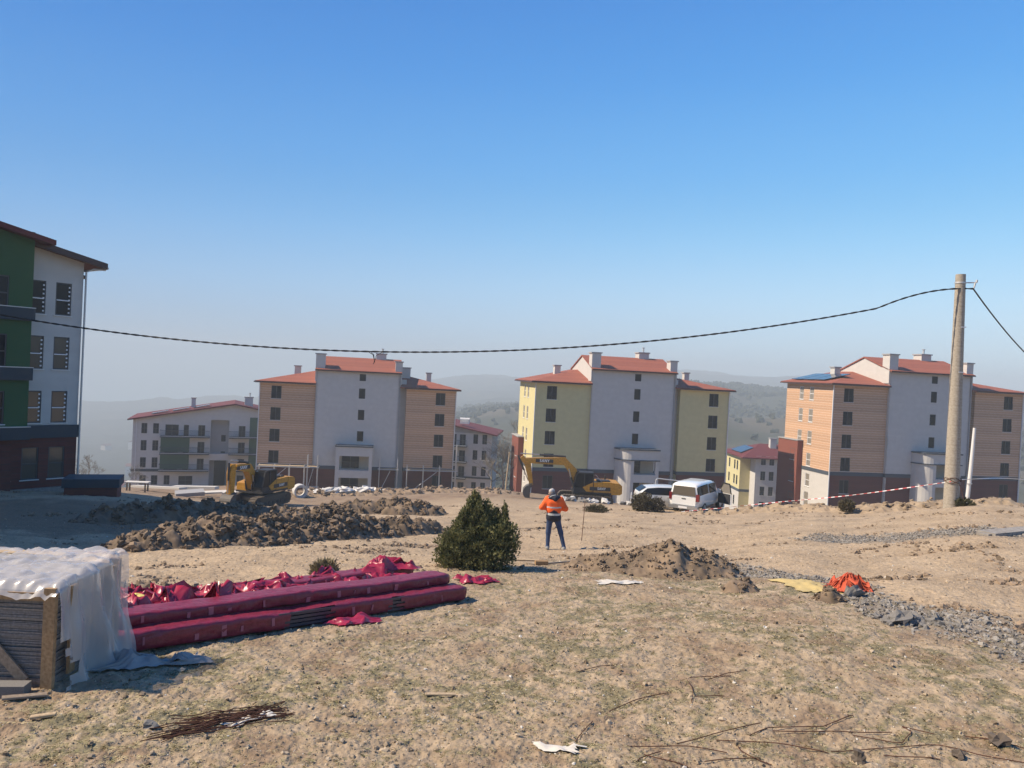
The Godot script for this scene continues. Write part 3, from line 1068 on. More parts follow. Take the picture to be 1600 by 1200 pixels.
	# brick planter walls along its foot
	var p := thing("brick_planter", "low brick planter with dark rim at the green block's corner", "planter", Vector3(-20.4, -4.65, -38.2), deg_to_rad(20))
	put("brick_side", box_mesh(Vector3(-1.3, 0, -.8), Vector3(1.0, 1.0, .8)), "brick_rows", p)
	put("rim", box_mesh(Vector3(-1.4, 1.0, -.9), Vector3(1.1, 1.42, .9)), "slate_paint", p)
	var p2 := thing("brick_planter", "long low brick planter wall under the green block's balconies", "planter", Vector3(-23.6, -4.9, -36.4), deg_to_rad(51.7))
	put("brick_side", box_mesh(Vector3(-9, -.2, -.3), Vector3(1.2, .62, .3)), "brick_rows", p2)
	put("rim", box_mesh(Vector3(-9.1, .62, -.36), Vector3(1.3, .74, .36)), "concrete", p2)

# ---------------------------------------------------------------- white blocks further down the slope
func balcony(t: Node, x0: float, x1: float, y: float, z: float, skin: String) -> void:
	var b := put("balcony", box_mesh(Vector3(x0, y - .28, z), Vector3(x1, y, z + 1.3)), "slate_paint", t)
	var s := Shape.new()
	s.box(Vector3(x0, y + .92, z + 1.24), Vector3(x1, y + .98, z + 1.30))
	s.box(Vector3(x0, y + .92, z), Vector3(x0 + .06, y + .98, z + 1.24))
	var n := int((x1 - x0) / .16)
	for i in n + 1:
		var x := x0 + .02 + i * (x1 - x0 - .04) / n
		s.box(Vector3(x - .012, y, z + 1.255), Vector3(x + .012, y + .92, z + 1.28))
	put("railing", s.mesh(), skin, b)
	put("edge", box_mesh(Vector3(x0 - .02, y - .06, z + 1.3), Vector3(x1 + .02, y, z + 1.34)), "white_trim", b)

func back_block_balconies() -> void:
	var t := thing("apartment_building", "white and green block with balconies and red gabled roof down the slope", "building", Vector3(-63.3, -19.6, -129.0), deg_to_rad(20))
	var R := Vector3.RIGHT
	var H := 12.0
	var W := 26.0
	var wins := []
	for f in 4:
		var y := .75 + f * 2.9 + 1.0
		if f == 0:
			wins.append([1.3, y, 1.0, 1.6, "cross"]); wins.append([3.1, y, 1.0, 1.6, "cross"]); wins.append([5.1, y, .9, 1.6, "cross"]); wins.append([7.4, y, 2.2, 1.5, "cross"])
		else:
			wins.append([1.3, y, .9, 1.75, "cross"]); wins.append([3.1, y, .9, 1.75, "cross"])
			wins.append([5.0, y - .5, 2.1, 2.1, "cross"]); wins.append([7.9, y - .5, .8, 2.1, "plain"]); wins.append([10.2, y - .5, 1.1, 2.1, "double"])
		wins.append([16.8, y - .5, 1.1, 2.1, "double"])
		wins.append([20.2, y - .3, 1.6, 1.9, "double"])
	facade(t, "white_wall", "white_plaster", Vector3(0, -1.0, 0), R, 12.2, H + 1.0, wins.filter(func(q): return q[0] < 12.0))
	var w2 := wins.filter(func(q): return q[0] > 12.0)
	for q in w2: q[0] -= 15.2
	facade(t, "white_wall", "white_plaster", Vector3(15.2, -1.0, 0), R, W - 15.2, H + 1.0, w2)
	# stairwell set back between the two halves
	var sw := []
	for f in 2: sw.append([1.75, 6.2 + f * 2.9, .75, 1.2, "plain"])
	facade(t, "stairwell", "grey_plaster", Vector3(12.2, -1.0, -1.4), R, 3.0, H + 3.4, sw)
	put("entrance", box_mesh(Vector3(13.0, 0, -1.39), Vector3(14.9, 4.8, -1.32)), "glass_dark", t)
	put("entrance_lintel", box_mesh(Vector3(12.2, 5.0, -1.39), Vector3(15.2, 6.1, .05)), "white_plaster", t)
	var s := Shape.new()
	s.wall(Vector3(12.2, -1, 0), Vector3.FORWARD, 1.4, H + 3, [])
	s.wall(Vector3(15.2, -1, -1.4), Vector3.BACK, 1.4, H + 3, [])
	s.wall(Vector3(0, -1, -12), Vector3.BACK, 12, H + 1, [])
	s.wall(Vector3(W, -1, 0), Vector3.FORWARD, 12, H + 1, [])
	s.wall(Vector3(W, -1, -12), Vector3.LEFT, W, H + 1, [])
	s.prism(PackedVector2Array([Vector2(0, H), Vector2(16, H + 2.85), Vector2(W, H + 1.0), Vector2(W, H)]), -12, 0)
	put("gable_walls", s.mesh(), "white_plaster", t)
	for f in 3:
		var y := 3.4 + f * 2.9
		balcony(t, 4.3, 12.15, y, .02, "rail_dark")
		balcony(t, 15.25, 22.5, y, .02, "rail_dark")
		if f < 2:
			put("green_panel", box_mesh(Vector3(4.35, y + .05, .03), Vector3(8.9, y + 2.55, .06)), "sage_plaster", t)
	put("green_panel", box_mesh(Vector3(18.6, 3.5, .03), Vector3(W, H + .6, .055)), "sage_plaster", t)
	put("band", box_mesh(Vector3(-.05, 3.0, -.05), Vector3(4.3, 3.45, .08)), "slate_paint", t)
	var rf := Shape.new()
	rf.slab([Vector3(-.8, H - .1, .9), Vector3(-.8, H - .1, -13), Vector3(16, H + 3.0, -13), Vector3(16, H + 3.0, .9)], .25)
	rf.slab([Vector3(16, H + 3.0, .9), Vector3(16, H + 3.0, -13), Vector3(W + .8, H + .9, -13), Vector3(W + .8, H + .9, .9)], .25)
	put("roof", rf.mesh(), "roof_red", t)
	chimney(t, 17.6, 19.0, -3.4, -2.2, H + 1.5, H + 4.0, true)
	chimney(t, 8.6, 9.3, -8.0, -7.2, H + 1.0, H + 3.3)
	var ps := Shape.new()
	for q in 3:
		var xa := 2.6 + q * 3.3
		var ya := H + (xa + .8) * .185 + .1
		ps.slab([Vector3(xa, ya, -1.4), Vector3(xa, ya, -4.0), Vector3(xa + 2.6, ya + .62, -4.0), Vector3(xa + 2.6, ya + .62, -1.4)], .08)
	put("solar_panel", ps.mesh(), "solar", t)
	put("drain_pipe", box_mesh(Vector3(.5, 0, .01), Vector3(.62, H, .12)), "white_trim", t)

func back_block_end() -> void:
	var t := thing("apartment_building", "white block seen past the orange block's end, balconies and red verge", "building", Vector3(-3.1, -19.5, -139.0), deg_to_rad(-4))
	var W := 18.0
	var H := 11.4
	var wins := []
	for f in 4:
		var y := 1.8 + f * 2.9
		wins.append([W - 1.75, y, .85, 1.75, "cross"]); wins.append([W - 3.4, y, .85, 1.75, "cross"])
		wins.append([W - 5.9, y - .5, 1.1, 2.1, "double"]); wins.append([W - 7.6, y - .4, 1.1, 2.0, "double"])
		wins.append([W - 10.5, y - .4, 1.1, 2.0, "double"])
	facade(t, "white_wall", "white_plaster", Vector3(-W, -1, 0), Vector3.RIGHT, W, H + 1, wins)
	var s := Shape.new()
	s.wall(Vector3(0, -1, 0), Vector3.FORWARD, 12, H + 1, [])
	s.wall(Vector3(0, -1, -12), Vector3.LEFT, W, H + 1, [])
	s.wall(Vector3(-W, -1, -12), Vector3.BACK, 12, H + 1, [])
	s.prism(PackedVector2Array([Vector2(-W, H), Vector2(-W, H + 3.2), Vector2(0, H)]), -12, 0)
	put("end_walls", s.mesh(), "grey_plaster", t)  # side of the white block, its shading put into a grey colour
	for f in 3:
		balcony(t, -12.0, -4.4, 3.35 + f * 2.9, .02, "rail_dark")
	put("band", box_mesh(Vector3(-8, 3.2, 0), Vector3(.05, 3.5, .1)), "slate_paint", t)
	var rf := Shape.new()
	rf.slab([Vector3(-W - .5, H + 3.5, .8), Vector3(-W - .5, H + 3.5, -12.8), Vector3(1.0, H - .05, -12.8), Vector3(1.0, H - .05, .8)], .25)
	put("roof", rf.mesh(), "roof_red", t)
	var ht := Shape.new()
	ht.box(Vector3(-6.2, H + 1.55, -3.0), Vector3(-4.6, H + 2.0, -1.4))
	ht.tube(PackedVector3Array([Vector3(-6.3, H + 2.3, -2.2), Vector3(-4.5, H + 2.3, -2.2)]), [.3], 8)
	put("water_heater", ht.mesh(), "white_trim", t)

func back_block_yellow() -> void:
	var t := thing("apartment_building", "small yellow and white block with dark red hipped roof behind the pickup", "building", Vector3(47.1, -21.5, -146.0), deg_to_rad(0))
	# front in shade, sunlit end wall stepping away to the left
	var H := 11.0
	var W := 16.0
	var wins := []
	for f in 4:
		var y := 1.9 + f * 2.9
		wins.append([1.0, y, .9, 1.7, "cross"]); wins.append([2.6, y, .9, 1.7, "cross"]); wins.append([5.8, y - .4, 1.2, 2.0, "double"])
	facade(t, "white_wall", "white_plaster", Vector3(0, -1, 0), Vector3.RIGHT, W, H + 1, wins)
	var s := Shape.new()
	s.wall(Vector3(0, -1, -3.2), Vector3.BACK, 3.2, H + 1, [])
	s.wall(Vector3(W, -1, 0), Vector3.FORWARD, 14, H + 1, [])
	s.wall(Vector3(W, -1, -14), Vector3.LEFT, W, H + 1, [])
	put("end_walls", s.mesh(), "white_plaster", t)
	var n := Shape.new()
	n.wall(Vector3(-2.0, -1, -3.2), Vector3.RIGHT, 2.0, H + 1, [])
	put("recess_wall", n.mesh(), "yellow_plaster", t)
	var ew := []
	for f in 2:
		for z in [1.6, 5.2, 7.0]:
			ew.append([z, 1.7 + f * 2.9, .95, 1.8, "stacked"])
	facade(t, "yellow_wall", "yellow_plaster", Vector3(-2.0, 4.4, -12.4), Vector3.BACK, 9.2, H - 4.4, ew.map(func(q): return [q[0], q[1] - 1.0, q[2], q[3], q[4]]))
	facade(t, "end_wall_base", "white_plaster", Vector3(-2.0, -1, -12.4), Vector3.BACK, 9.2, 4.9, [[1.6, 2.0, .95, 1.8, "stacked"], [5.6, 2.0, .95, 1.8, "stacked"]])
	put("band", box_mesh(Vector3(-2.06, 3.9, -12.4), Vector3(0, 4.4, -3.14)), "band_paint", t)
	for f in 3:
		balcony(t, 4.6, 8.5, 2.4 + f * 2.9, .02, "rail_dark")
	var rf := Shape.new()
	rf.slab([Vector3(-2.8, H, .8), Vector3(2.6, H + 2.2, -6.5), Vector3(W, H + 2.2, -6.5), Vector3(W + .8, H, .8)], .22)
	rf.slab([Vector3(-2.8, H, .8), Vector3(-2.8, H, -14.0), Vector3(2.6, H + 2.2, -6.5)], .22)
	rf.slab([Vector3(-2.8, H, -14.0), Vector3(W + .8, H, -14.0), Vector3(W, H + 2.2, -6.5), Vector3(2.6, H + 2.2, -6.5)], .22)
	put("roof", rf.mesh(), "roof_red", t)
	var ps := Shape.new()
	ps.slab([Vector3(-2.0, H + .6, -3.2), Vector3(-2.0, H + .6, -10.0), Vector3(.6, H + 1.6, -9.4), Vector3(.6, H + 1.6, -3.8)], .1)
	put("solar_panel", ps.mesh(), "solar", t)
	chimney(t, 4.0, 5.2, -5.2, -4.2, H + 1.0, H + 3.4)

# the neighbouring block just out of view at the left, whose shadow crosses the yard
func shade_block() -> void:
	var t := thing("apartment_building", "white and brick block outside the view whose shadow falls on the yard", "building", Vector3(-23.5, -2.9, -16.0), deg_to_rad(90))
	var L := 16.0
	var wins := []
	for f in 4:
		for q in 4:
			wins.append([1.4 + q * 3.2, 1.0 + f * 2.85, 1.2, 1.7, "stacked"])
	facade(t, "white_wall", "white_plaster", Vector3(0, 3.2, 0), Vector3.RIGHT, L, 11.6, wins)
	facade(t, "brick_wall", "brick_rows", Vector3(0, -2, 0), Vector3.RIGHT, L, 5.2, [])
	var s := Shape.new()
	s.wall(Vector3(0, -2, -12), Vector3.BACK, 12, 16.8, [])
	s.wall(Vector3(L, -2, 0), Vector3.FORWARD, 12, 16.8, [])
	s.wall(Vector3(L, -2, -12), Vector3.LEFT, L, 16.8, [])
	put("end_walls", s.mesh(), "white_plaster", t)
	var rf := Shape.new()
	rf.slab([Vector3(-.8, 14.8, .8), Vector3(-.8, 16.2, -6), Vector3(L + .8, 16.2, -6), Vector3(L + .8, 14.8, .8)], .25)
	rf.slab([Vector3(-.8, 16.2, -6), Vector3(-.8, 14.8, -12.8), Vector3(L + .8, 14.8, -12.8), Vector3(L + .8, 16.2, -6)], .25)
	put("roof", rf.mesh(), "roof_red", t)

# ---------------------------------------------------------------- soil heaps
# a heap along a spine of [x, z, height, radius]; it dips under the ground at its rim
func heap_height(x: float, z: float, spine: Array) -> float:
	var h := 0.0
	for i in spine.size():
		var a: Array = spine[i]
		var b: Array = spine[mini(i + 1, spine.size() - 1)]
		var p := Vector2(x, z)
		var va := Vector2(a[0], a[1])
		var vb := Vector2(b[0], b[1])
		var f := 0.0
		if va.distance_to(vb) > .01:
			f = clampf((p - va).dot(vb - va) / (vb - va).length_squared(), 0, 1)
		var d := p.distance_to(va.lerp(vb, f)) / lerpf(a[3], b[3], f)
		h = maxf(h, lerpf(a[2], b[2], f) * (1.0 - smoothstep(0.0, 1.0, d)))
	return h

func heap_top(x: float, z: float, spine: Array, rough: float) -> float:
	var h := heap_height(x, z, spine)
	if h <= .003:
		return -.12
	var e := clampf(h / .12, 0, 1)
	return h - .05 + e * rough * (nz_a.get_noise_2d(x * 1.6, z * 1.6) * .22 + (.35 - nz_d.get_noise_2d(x * 3.2, z * 3.2) - .5) * .16 + nz_c.get_noise_2d(x * 5.0, z * 5.0) * .07)

func heap(label: String, spine: Array, rough: float, tint_a: Color, tint_b: Color, cell: float, clods: int, clod_size: float) -> void:
	var lo := Vector2(1e9, 1e9)
	var hi := -lo
	for a in spine:
		lo = lo.min(Vector2(a[0] - a[3], a[1] - a[3]))
		hi = hi.max(Vector2(a[0] + a[3], a[1] + a[3]))
	var c := (lo + hi) / 2
	var base := Vector3(c.x, ground_y(c.x, c.y), c.y)
	var t := thing("soil_heap", label, "soil heap", base, 0, "heaps of dug soil")
	var nx := int((hi.x - lo.x) / cell) + 1
	var nz := int((hi.y - lo.y) / cell) + 1
	var st := SurfaceTool.new()
	st.begin(Mesh.PRIMITIVE_TRIANGLES)
	st.set_smooth_group(-1 if cell > .1 else 0)
	for j in nz + 1:
		for i in nx + 1:
			var x := lo.x + i * cell
			var z := lo.y + j * cell
			var y := ground_y(x, z) + heap_top(x, z, spine, rough)
			var f := clampf(.5 + nz_a.get_noise_2d(x * 1.1 + 40, z * 1.1) * .9 + nz_b.get_noise_2d(x * 7, z * 7) * .3, 0, 1)
			st.set_color(tint_a.lerp(tint_b, f))
			st.add_vertex(Vector3(x, y, z) - base)
	for j in nz:
		for i in nx:
			var k := j * (nx + 1) + i
			for q in [k, k + 1, k + nx + 2, k, k + nx + 2, k + nx + 1]:
				st.add_index(q)
	st.generate_normals()
	put("soil", st.commit(), "tinted", t)
	var xs := []
	var cs := []
	var tries := 0
	while xs.size() < clods and tries < clods * 12:
		tries += 1
		var x := rng.randf_range(lo.x, hi.x)
		var z := rng.randf_range(lo.y, hi.y)
		var h := heap_height(x, z, spine)
		if h < .02 or rng.randf() > .25 + h * 1.2:
			continue
		var s := clod_size * pow(rng.randf(), 2.2) + clod_size * .18
		xs.append(Transform3D(any_turn(s), Vector3(x, ground_y(x, z) + heap_top(x, z, spine, rough) + s * .25, z) - base))
		cs.append(tint_a.lerp(tint_b, rng.randf()) * rng.randf_range(.8, 1.15))
	var o := multi("clods", lump(int(clods) % 17, .6, 1), xs, cs, "tinted", t)
	stuff(o)

func build_heaps() -> void:
	var da := Color(.10, .072, .047)
	var db := Color(.215, .155, .102)
	heap("long ridge of dug brown clods between shaded yard and red bundles", [[-8.3, -17.7, .22, 1.2], [-7.3, -19.2, .5, 1.4], [-6.3, -20.6, .50, 1.35], [-5.9, -22.0, .6, 1.3], [-5.2, -23.2, .85, 1.5], [-4.2, -24.2, .35, 1.1]], 1.0, da, db, .06, 1500, .105)
	heap("low tail of brown clods trailing off the long ridge", [[-4.0, -25.2, .3, .8], [-3.4, -25.6, .5, .9], [-2.6, -26.6, .25, .8]], 1.0, da, db, .07, 260, .08)
	heap("soil heap on the sunny track beyond the long ridge", [[-7.6, -37.0, .4, 1.3], [-6.0, -37.4, .5, 1.4], [-5.0, -37.2, .6, 1.4], [-3.8, -37.6, .3, 1.2]], 1.0, da, db, .10, 420, .13)
	heap("dark soil heap lying in the shadow of the green block", [[-12.8, -24.4, .3, 1.2], [-11.2, -25.6, .5, 1.4], [-9.6, -26.6, .35, 1.3], [-8.0, -27.6, .32, 1.1]], 1.0, da, db, .1, 600, .12)
	heap("brown soil heap with grass at its foot near orange netting", [[1.75, -15.5, .22, .8], [2.5, -15.0, .42, 1.0], [3.2, -14.8, .62, 1.15], [3.9, -14.7, .45, .9]], .5, Color(.12, .088, .058), Color(.24, .175, .115), .035, 900, .045)
	heap("small clump of soil beside the grey gravel strip", [[3.95, -12.55, .2, .35], [3.8, -12.5, .15, .3]], .4, da, db, .03, 60, .04)
	heap("small clump of soil below the straw coloured sheet", [[5.05, -11.75, .17, .32]], .4, da, db, .03, 50, .04)
	heap("low rubbly bank along the crest in front of the orange block", [[-24.0, -70.0, .3, 2.2], [-18.0, -73.0, .45, 2.6], [-12.0, -75.0, .6, 2.8], [-7.0, -76.0, .4, 2.6], [-1.0, -77.0, .4, 2.6]], 1.0, Color(.16, .115, .075), Color(.29, .21, .14), .3, 400, .22)
	heap("low bank of stones and soil between pickup and pole", [[10.0, -41.0, .15, 1.0], [14.0, -38.5, .3, 1.2], [17.0, -35.0, .3, 1.2], [22.0, -34.0, .3, 1.2]], .8, Color(.22, .165, .11), Color(.34, .26, .175), .14, 300, .09)

# ---------------------------------------------------------------- loose sheets
# a crumpled sheet laid over whatever height fn gives; ragged at the rim
func crumple(w: float, l: float, nx: int, nz: int, amp: float, seed_: float, under: Callable, x: Transform3D, fold := 2.6, thick := .004) -> ArrayMesh:
	var pts: Array[Vector3] = []
	for j in nz + 1:
		for i in nx + 1:
			var u := float(i) / nx - .5
			var v := float(j) / nz - .5
			var rag := 1.0 + .22 * nz_b.get_noise_2d(atan2(u, v) * 1.9 + seed_, seed_ * 3.0)
			var p := x * Vector3(u * w * rag, 0, v * l * rag)
			p.x += nz_b.get_noise_3d(p.x * fold, p.z * fold, seed_) * amp * .8
			p.z += nz_b.get_noise_3d(p.x * fold, p.z * fold, seed_ + 31) * amp * .8
			var r := absf(nz_b.get_noise_3d(p.x * fold * .8, seed_ + 9, p.z * fold * .8))
			var q := absf(nz_b.get_noise_3d(p.x * fold * 1.9, seed_ + 19, p.z * fold * 1.9))
			var w2 := nz_b.get_noise_3d(p.x * fold * .45, seed_ + 41, p.z * fold * .45)
			var e := clampf((.5 - maxf(absf(u), absf(v))) * 5.0, .12, 1.0)
			p.y = float(under.call(p.x, p.z)) + .012 + amp * e * (.75 * pow(1.0 - r, 2.2) + .35 * pow(1.0 - q, 1.6) + .55 * w2 - .1) + thick
			p.y = maxf(p.y, float(under.call(p.x, p.z)) + .008)
			pts.append(p)
	var st := SurfaceTool.new()
	st.begin(Mesh.PRIMITIVE_TRIANGLES)
	for p in pts:
		st.set_smooth_group(0)
		st.add_vertex(p)
	for j in nz:
		for i in nx:
			var k := j * (nx + 1) + i
			for q in ([k, k + 1, k + nx + 2, k, k + nx + 2, k + nx + 1] if (i + j) % 2 else [k, k + 1, k + nx + 1, k + 1, k + nx + 2, k + nx + 1]):
				st.add_index(q)
	st.generate_normals()
	return st.commit()

func sheet_thing(called: String, label: String, category: String, m: String, at: Vector2, w: float, l: float, turn: float, amp: float, seed_: float, n := 18, fold := 2.6, group := "") -> MeshInstance3D:
	var x := Transform3D(Basis(Vector3.UP, turn), Vector3(at.x, 0, at.y))
	var o := put(called, crumple(w, l, n, n, amp, seed_, ground_y, x, fold), m)
	tag(o, label, category, group)
	return o

# ---------------------------------------------------------------- long bundles wrapped in red film
func wrapped(a: Vector3, b: Vector3, w: float, h: float, seed_: float, torn: Array) -> ArrayMesh:
	var f := (b - a).normalized()
	var side := Vector3(-f.z, 0, f.x).normalized()
	var up := side.cross(f) * -1.0
	if up.y < 0: up = -up
	var n := 70
	var sec: Array[Vector2] = []
	var rr := .035
	for q in [[1, 1], [-1, 1], [-1, -1], [1, -1]]:
		for k in 3:
			var base_a: float = {[1, 1]: 0.0, [-1, 1]: PI / 2, [-1, -1]: PI, [1, -1]: PI * 1.5}[q]
			var an := base_a + PI / 4 * k
			sec.append(Vector2(q[0] * (w / 2 - rr) + cos(an) * rr, q[1] * (h / 2 - rr) + sin(an) * rr))
	# extra points along the faces so that the film can sag
	var ring: Array[Vector2] = []
	for k in sec.size():
		ring.append(sec[k])
		var nx := sec[(k + 1) % sec.size()]
		if sec[k].distance_to(nx) > .08:
			for q in range(1, 4):
				ring.append(sec[k].lerp(nx, q / 4.0))
	var m := ring.size()
	var len_ := (b - a).length()
	var st := SurfaceTool.new()
	st.begin(Mesh.PRIMITIVE_TRIANGLES)
	st.set_smooth_group(0)
	for i in n + 1:
		var s := float(i) / n
		var c := a.lerp(b, s) + up * (nz_b.get_noise_2d(s * 3.0 + seed_, 1.0) * .012)
		var shrink := 1.0 - .12 * pow(maxf(0.0, absf(s - .5) * 2.0 - .985) / .015, 2.0)
		for k in m:
			var p := ring[k] * shrink
			var wob := nz_b.get_noise_3d(s * len_ * 4.5, k * .55, seed_) * .011 + nz_b.get_noise_3d(s * len_ * 13.0, k * 1.3, seed_) * .005
			p += p.normalized() * wob
			st.set_uv(Vector2(s * len_, k * .1))
			st.add_vertex(c + side * p.x + up * p.y)
	for i in n:
		for k in m:
			var s := (i + .5) / n
			var mid := (ring[k] + ring[(k + 1) % m]) / 2
			var open := false
			for t in torn:
				if s > t[0] + nz_b.get_noise_2d(k * 1.7, seed_) * .012 and s < t[1] + nz_b.get_noise_2d(k * 1.7, seed_ + 5) * .012 and mid.x * t[2] > w * .42 and mid.y > -h * .42:
					open = true
			if open: continue
			var p := i * m + k
			var q := i * m + (k + 1) % m
			for z in [p, q, q + m, p, q + m, p + m]:
				st.add_index(z)
	# ends
	for e in [0, n]:
		for k in range(1, m - 1):
			var o: int = e * m
			for z in ([o, o + k + 1, o + k] if e == 0 else [o, o + k, o + k + 1]):
				st.add_index(z)
	st.generate_normals()
	return st.commit()

func bundle(label: String, s0: float, s1: float, off: float, y0: float, w: float, h: float, seed_: float, torn: Array, dark_side := 1.0) -> void:
	# the pile's own axes: f along the bundles, n towards its front
	var A := Vector3(-3.92, 0, -7.83)
	var f := Vector3(.665, 0, -.747)
	var nrm := Vector3(.747, 0, .665)
	var a := A + f * s0 - nrm * off
	var b := A + f * s1 - nrm * off
	a.y = ground_y(a.x, a.z) + y0 + h / 2 + .02
	b.y = ground_y(b.x, b.z) + y0 + h / 2 + .02
	var mid := (a + b) / 2
	var t := thing("wrapped_bundle", label, "bundle", mid, 0, "bundles wrapped in red film")
	put("film", wrapped(a - mid, b - mid, w, h, seed_, torn), "red_film", t)
	# the dark plastic profiles inside show where the film is torn
	for q in torn:
		var side := Vector3(-(b - a).normalized().z, 0, (b - a).normalized().x)
		for k in 4:
			var s := Shape.new()
			var yy := -h * .36 + k * h * .24
			var pa: Vector3 = a.lerp(b, q[0] - .03) - mid + Vector3(0, yy, 0) + side * q[2] * w * .40
			var pb: Vector3 = a.lerp(b, q[1] + .03) - mid + Vector3(0, yy, 0) + side * q[2] * w * .40
			s.bar(pa, pb, .05, h * .17)
			put("profile", s.mesh(), "pvc_dark", t)
	# paper tape marks along the film
	for k in 11:
		var s := (k + .6) / 12.0 + .035 * sin(k * 5.0 + seed_)
		var inside := false
		for q in torn:
			if s > q[0] - .03 and s < q[1] + .03: inside = true
		if inside: continue
		var sh := Shape.new()
		var side2 := Vector3(-(b - a).normalized().z, 0, (b - a).normalized().x)
		var c := a.lerp(b, s) - mid
		sh.bar(c + Vector3(0, -h * (.1 + .22 * absf(sin(k * 2.3 + seed_))), 0) + side2 * (w * .5 + .007), c + Vector3(.01 * sin(k * 3.0), h * (.05 + .25 * absf(cos(k * 1.7 + seed_))), 0) + side2 * (w * .5 + .007), .015 + .045 * absf(sin(k * 4.1 + seed_)), .006, side2)
		put("tape_mark", sh.mesh(), "film_pale", t)

func build_bundles() -> void:
	bundle("lowest red wrapped bundle at the front, film torn over dark profiles", 0.0, 5.12, .17, 0.0, .33, .20, 3.0, [[.40, .515, 1.0], [.715, .745, 1.0]])
	bundle("unbroken red wrapped bundle lying on top of the front one", .05, 5.0, .44, .20, .36, .15, 9.0, [])
	bundle("red wrapped bundle hidden under the upper front bundle", .1, 4.9, .53, 0.0, .33, .19, 14.0, [])
	bundle("rear red wrapped bundle with a black gap along its top", -.2, 5.25, 1.55, .10, .34, .13, 21.0, [[.42, .55, -1.0]])
	bundle("flattened red wrapped bundle under the rear one", -.25, 5.2, 1.58, 0.0, .5, .10, 27.0, [])
	bundle("slack red wrapped bundle in the trough of the pile", .2, 5.0, 1.08, 0.0, .4, .13, 33.0, [[.2, .3, 1.0]])
	var A := Vector3(-3.92, 0, -7.83)
	var f := Vector3(.665, 0, -.747)
	var nrm := Vector3(.747, 0, .665)
	var turn := atan2(-f.z, f.x)
	var k := 0
	for e in [[.5, 1.0, .85, .75, .24, "heaped red film between the bundles at the pallet end"], [1.3, 1.1, 1.1, .7, .34, "tall crest of crumpled red film standing above the trough"], [2.2, 1.1, 1.2, .65, .24, "crumpled red film with pale edges mid trough"], [3.1, 1.05, 1.1, .55, .22, "crumpled red film spilling towards the far bundle end"], [4.2, 1.05, 1.1, .5, .2, "thin crumpled red film near the juniper end of the trough"], [.5, 1.62, 1.4, .6, .22, "ragged red film behind the rear bundle next to the pallet"], [1.8, 1.66, 1.3, .5, .28, "pointed flap of red film rising behind the rear bundle"], [3.3, 1.62, 1.3, .45, .2, "red film bunched along the rear bundle's back"], [4.7, 1.58, 1.0, .6, .22, "red film folded over the rear bundle's juniper end"]]:
		var c: Vector3 = A + f * e[0] - nrm * e[1]
		var lift := .20 if e[1] < 1.5 else .23
		var x := Transform3D(Basis(Vector3.UP, turn), Vector3(c.x, 0, c.z))
		var o := put("loose_film", crumple(e[2] * 1.1, e[3], 46, 30, e[4] * .8, 3.7 * k + 2.0, func(px, pz): return ground_y(px, pz) + lift, x, 2.6), "red_film_loose")
		tag(o, e[5], "plastic film", "loose red film")
		k += 1
	sheet_thing("loose_film", "red film lying on the ground at the juniper's foot", "plastic film", "red_film_loose", Vector2(-.45, -13.1), .55, .5, .4, .13, 71.0, 16, 3.2, "loose red film")
	sheet_thing("loose_film", "triangular red flap on the ground before the front bundle", "plastic film", "red_film_loose", Vector2(-1.85, -9.83), .62, .26, turn, .09, 77.0, 14, 3.0, "loose red film")
	sheet_thing("loose_film", "red film bunched between pallet and bundle ends", "plastic film", "red_film_loose", Vector2(-4.15, -8.35), .5, .7, turn, .16, 83.0, 16, 3.0, "loose red film")
	k = 0
	for e in [[.62, 1.02, .36, "chunk of yellow foam resting in red film near the pallet"], [4.25, .95, .27, "chunk of yellow foam resting in red film near the juniper"]]:
		var c: Vector3 = A + f * e[0] - nrm * e[1]
		var o := put("foam_chunk", lump(40 + k, .4, 1), "foam_yellow", null, Vector3(c.x, ground_y(c.x, c.z) + e[2], c.z))
		o.scale = Vector3(.085, .05, .07)
		tag(o, e[3], "foam", "foam chunks")
		k += 1

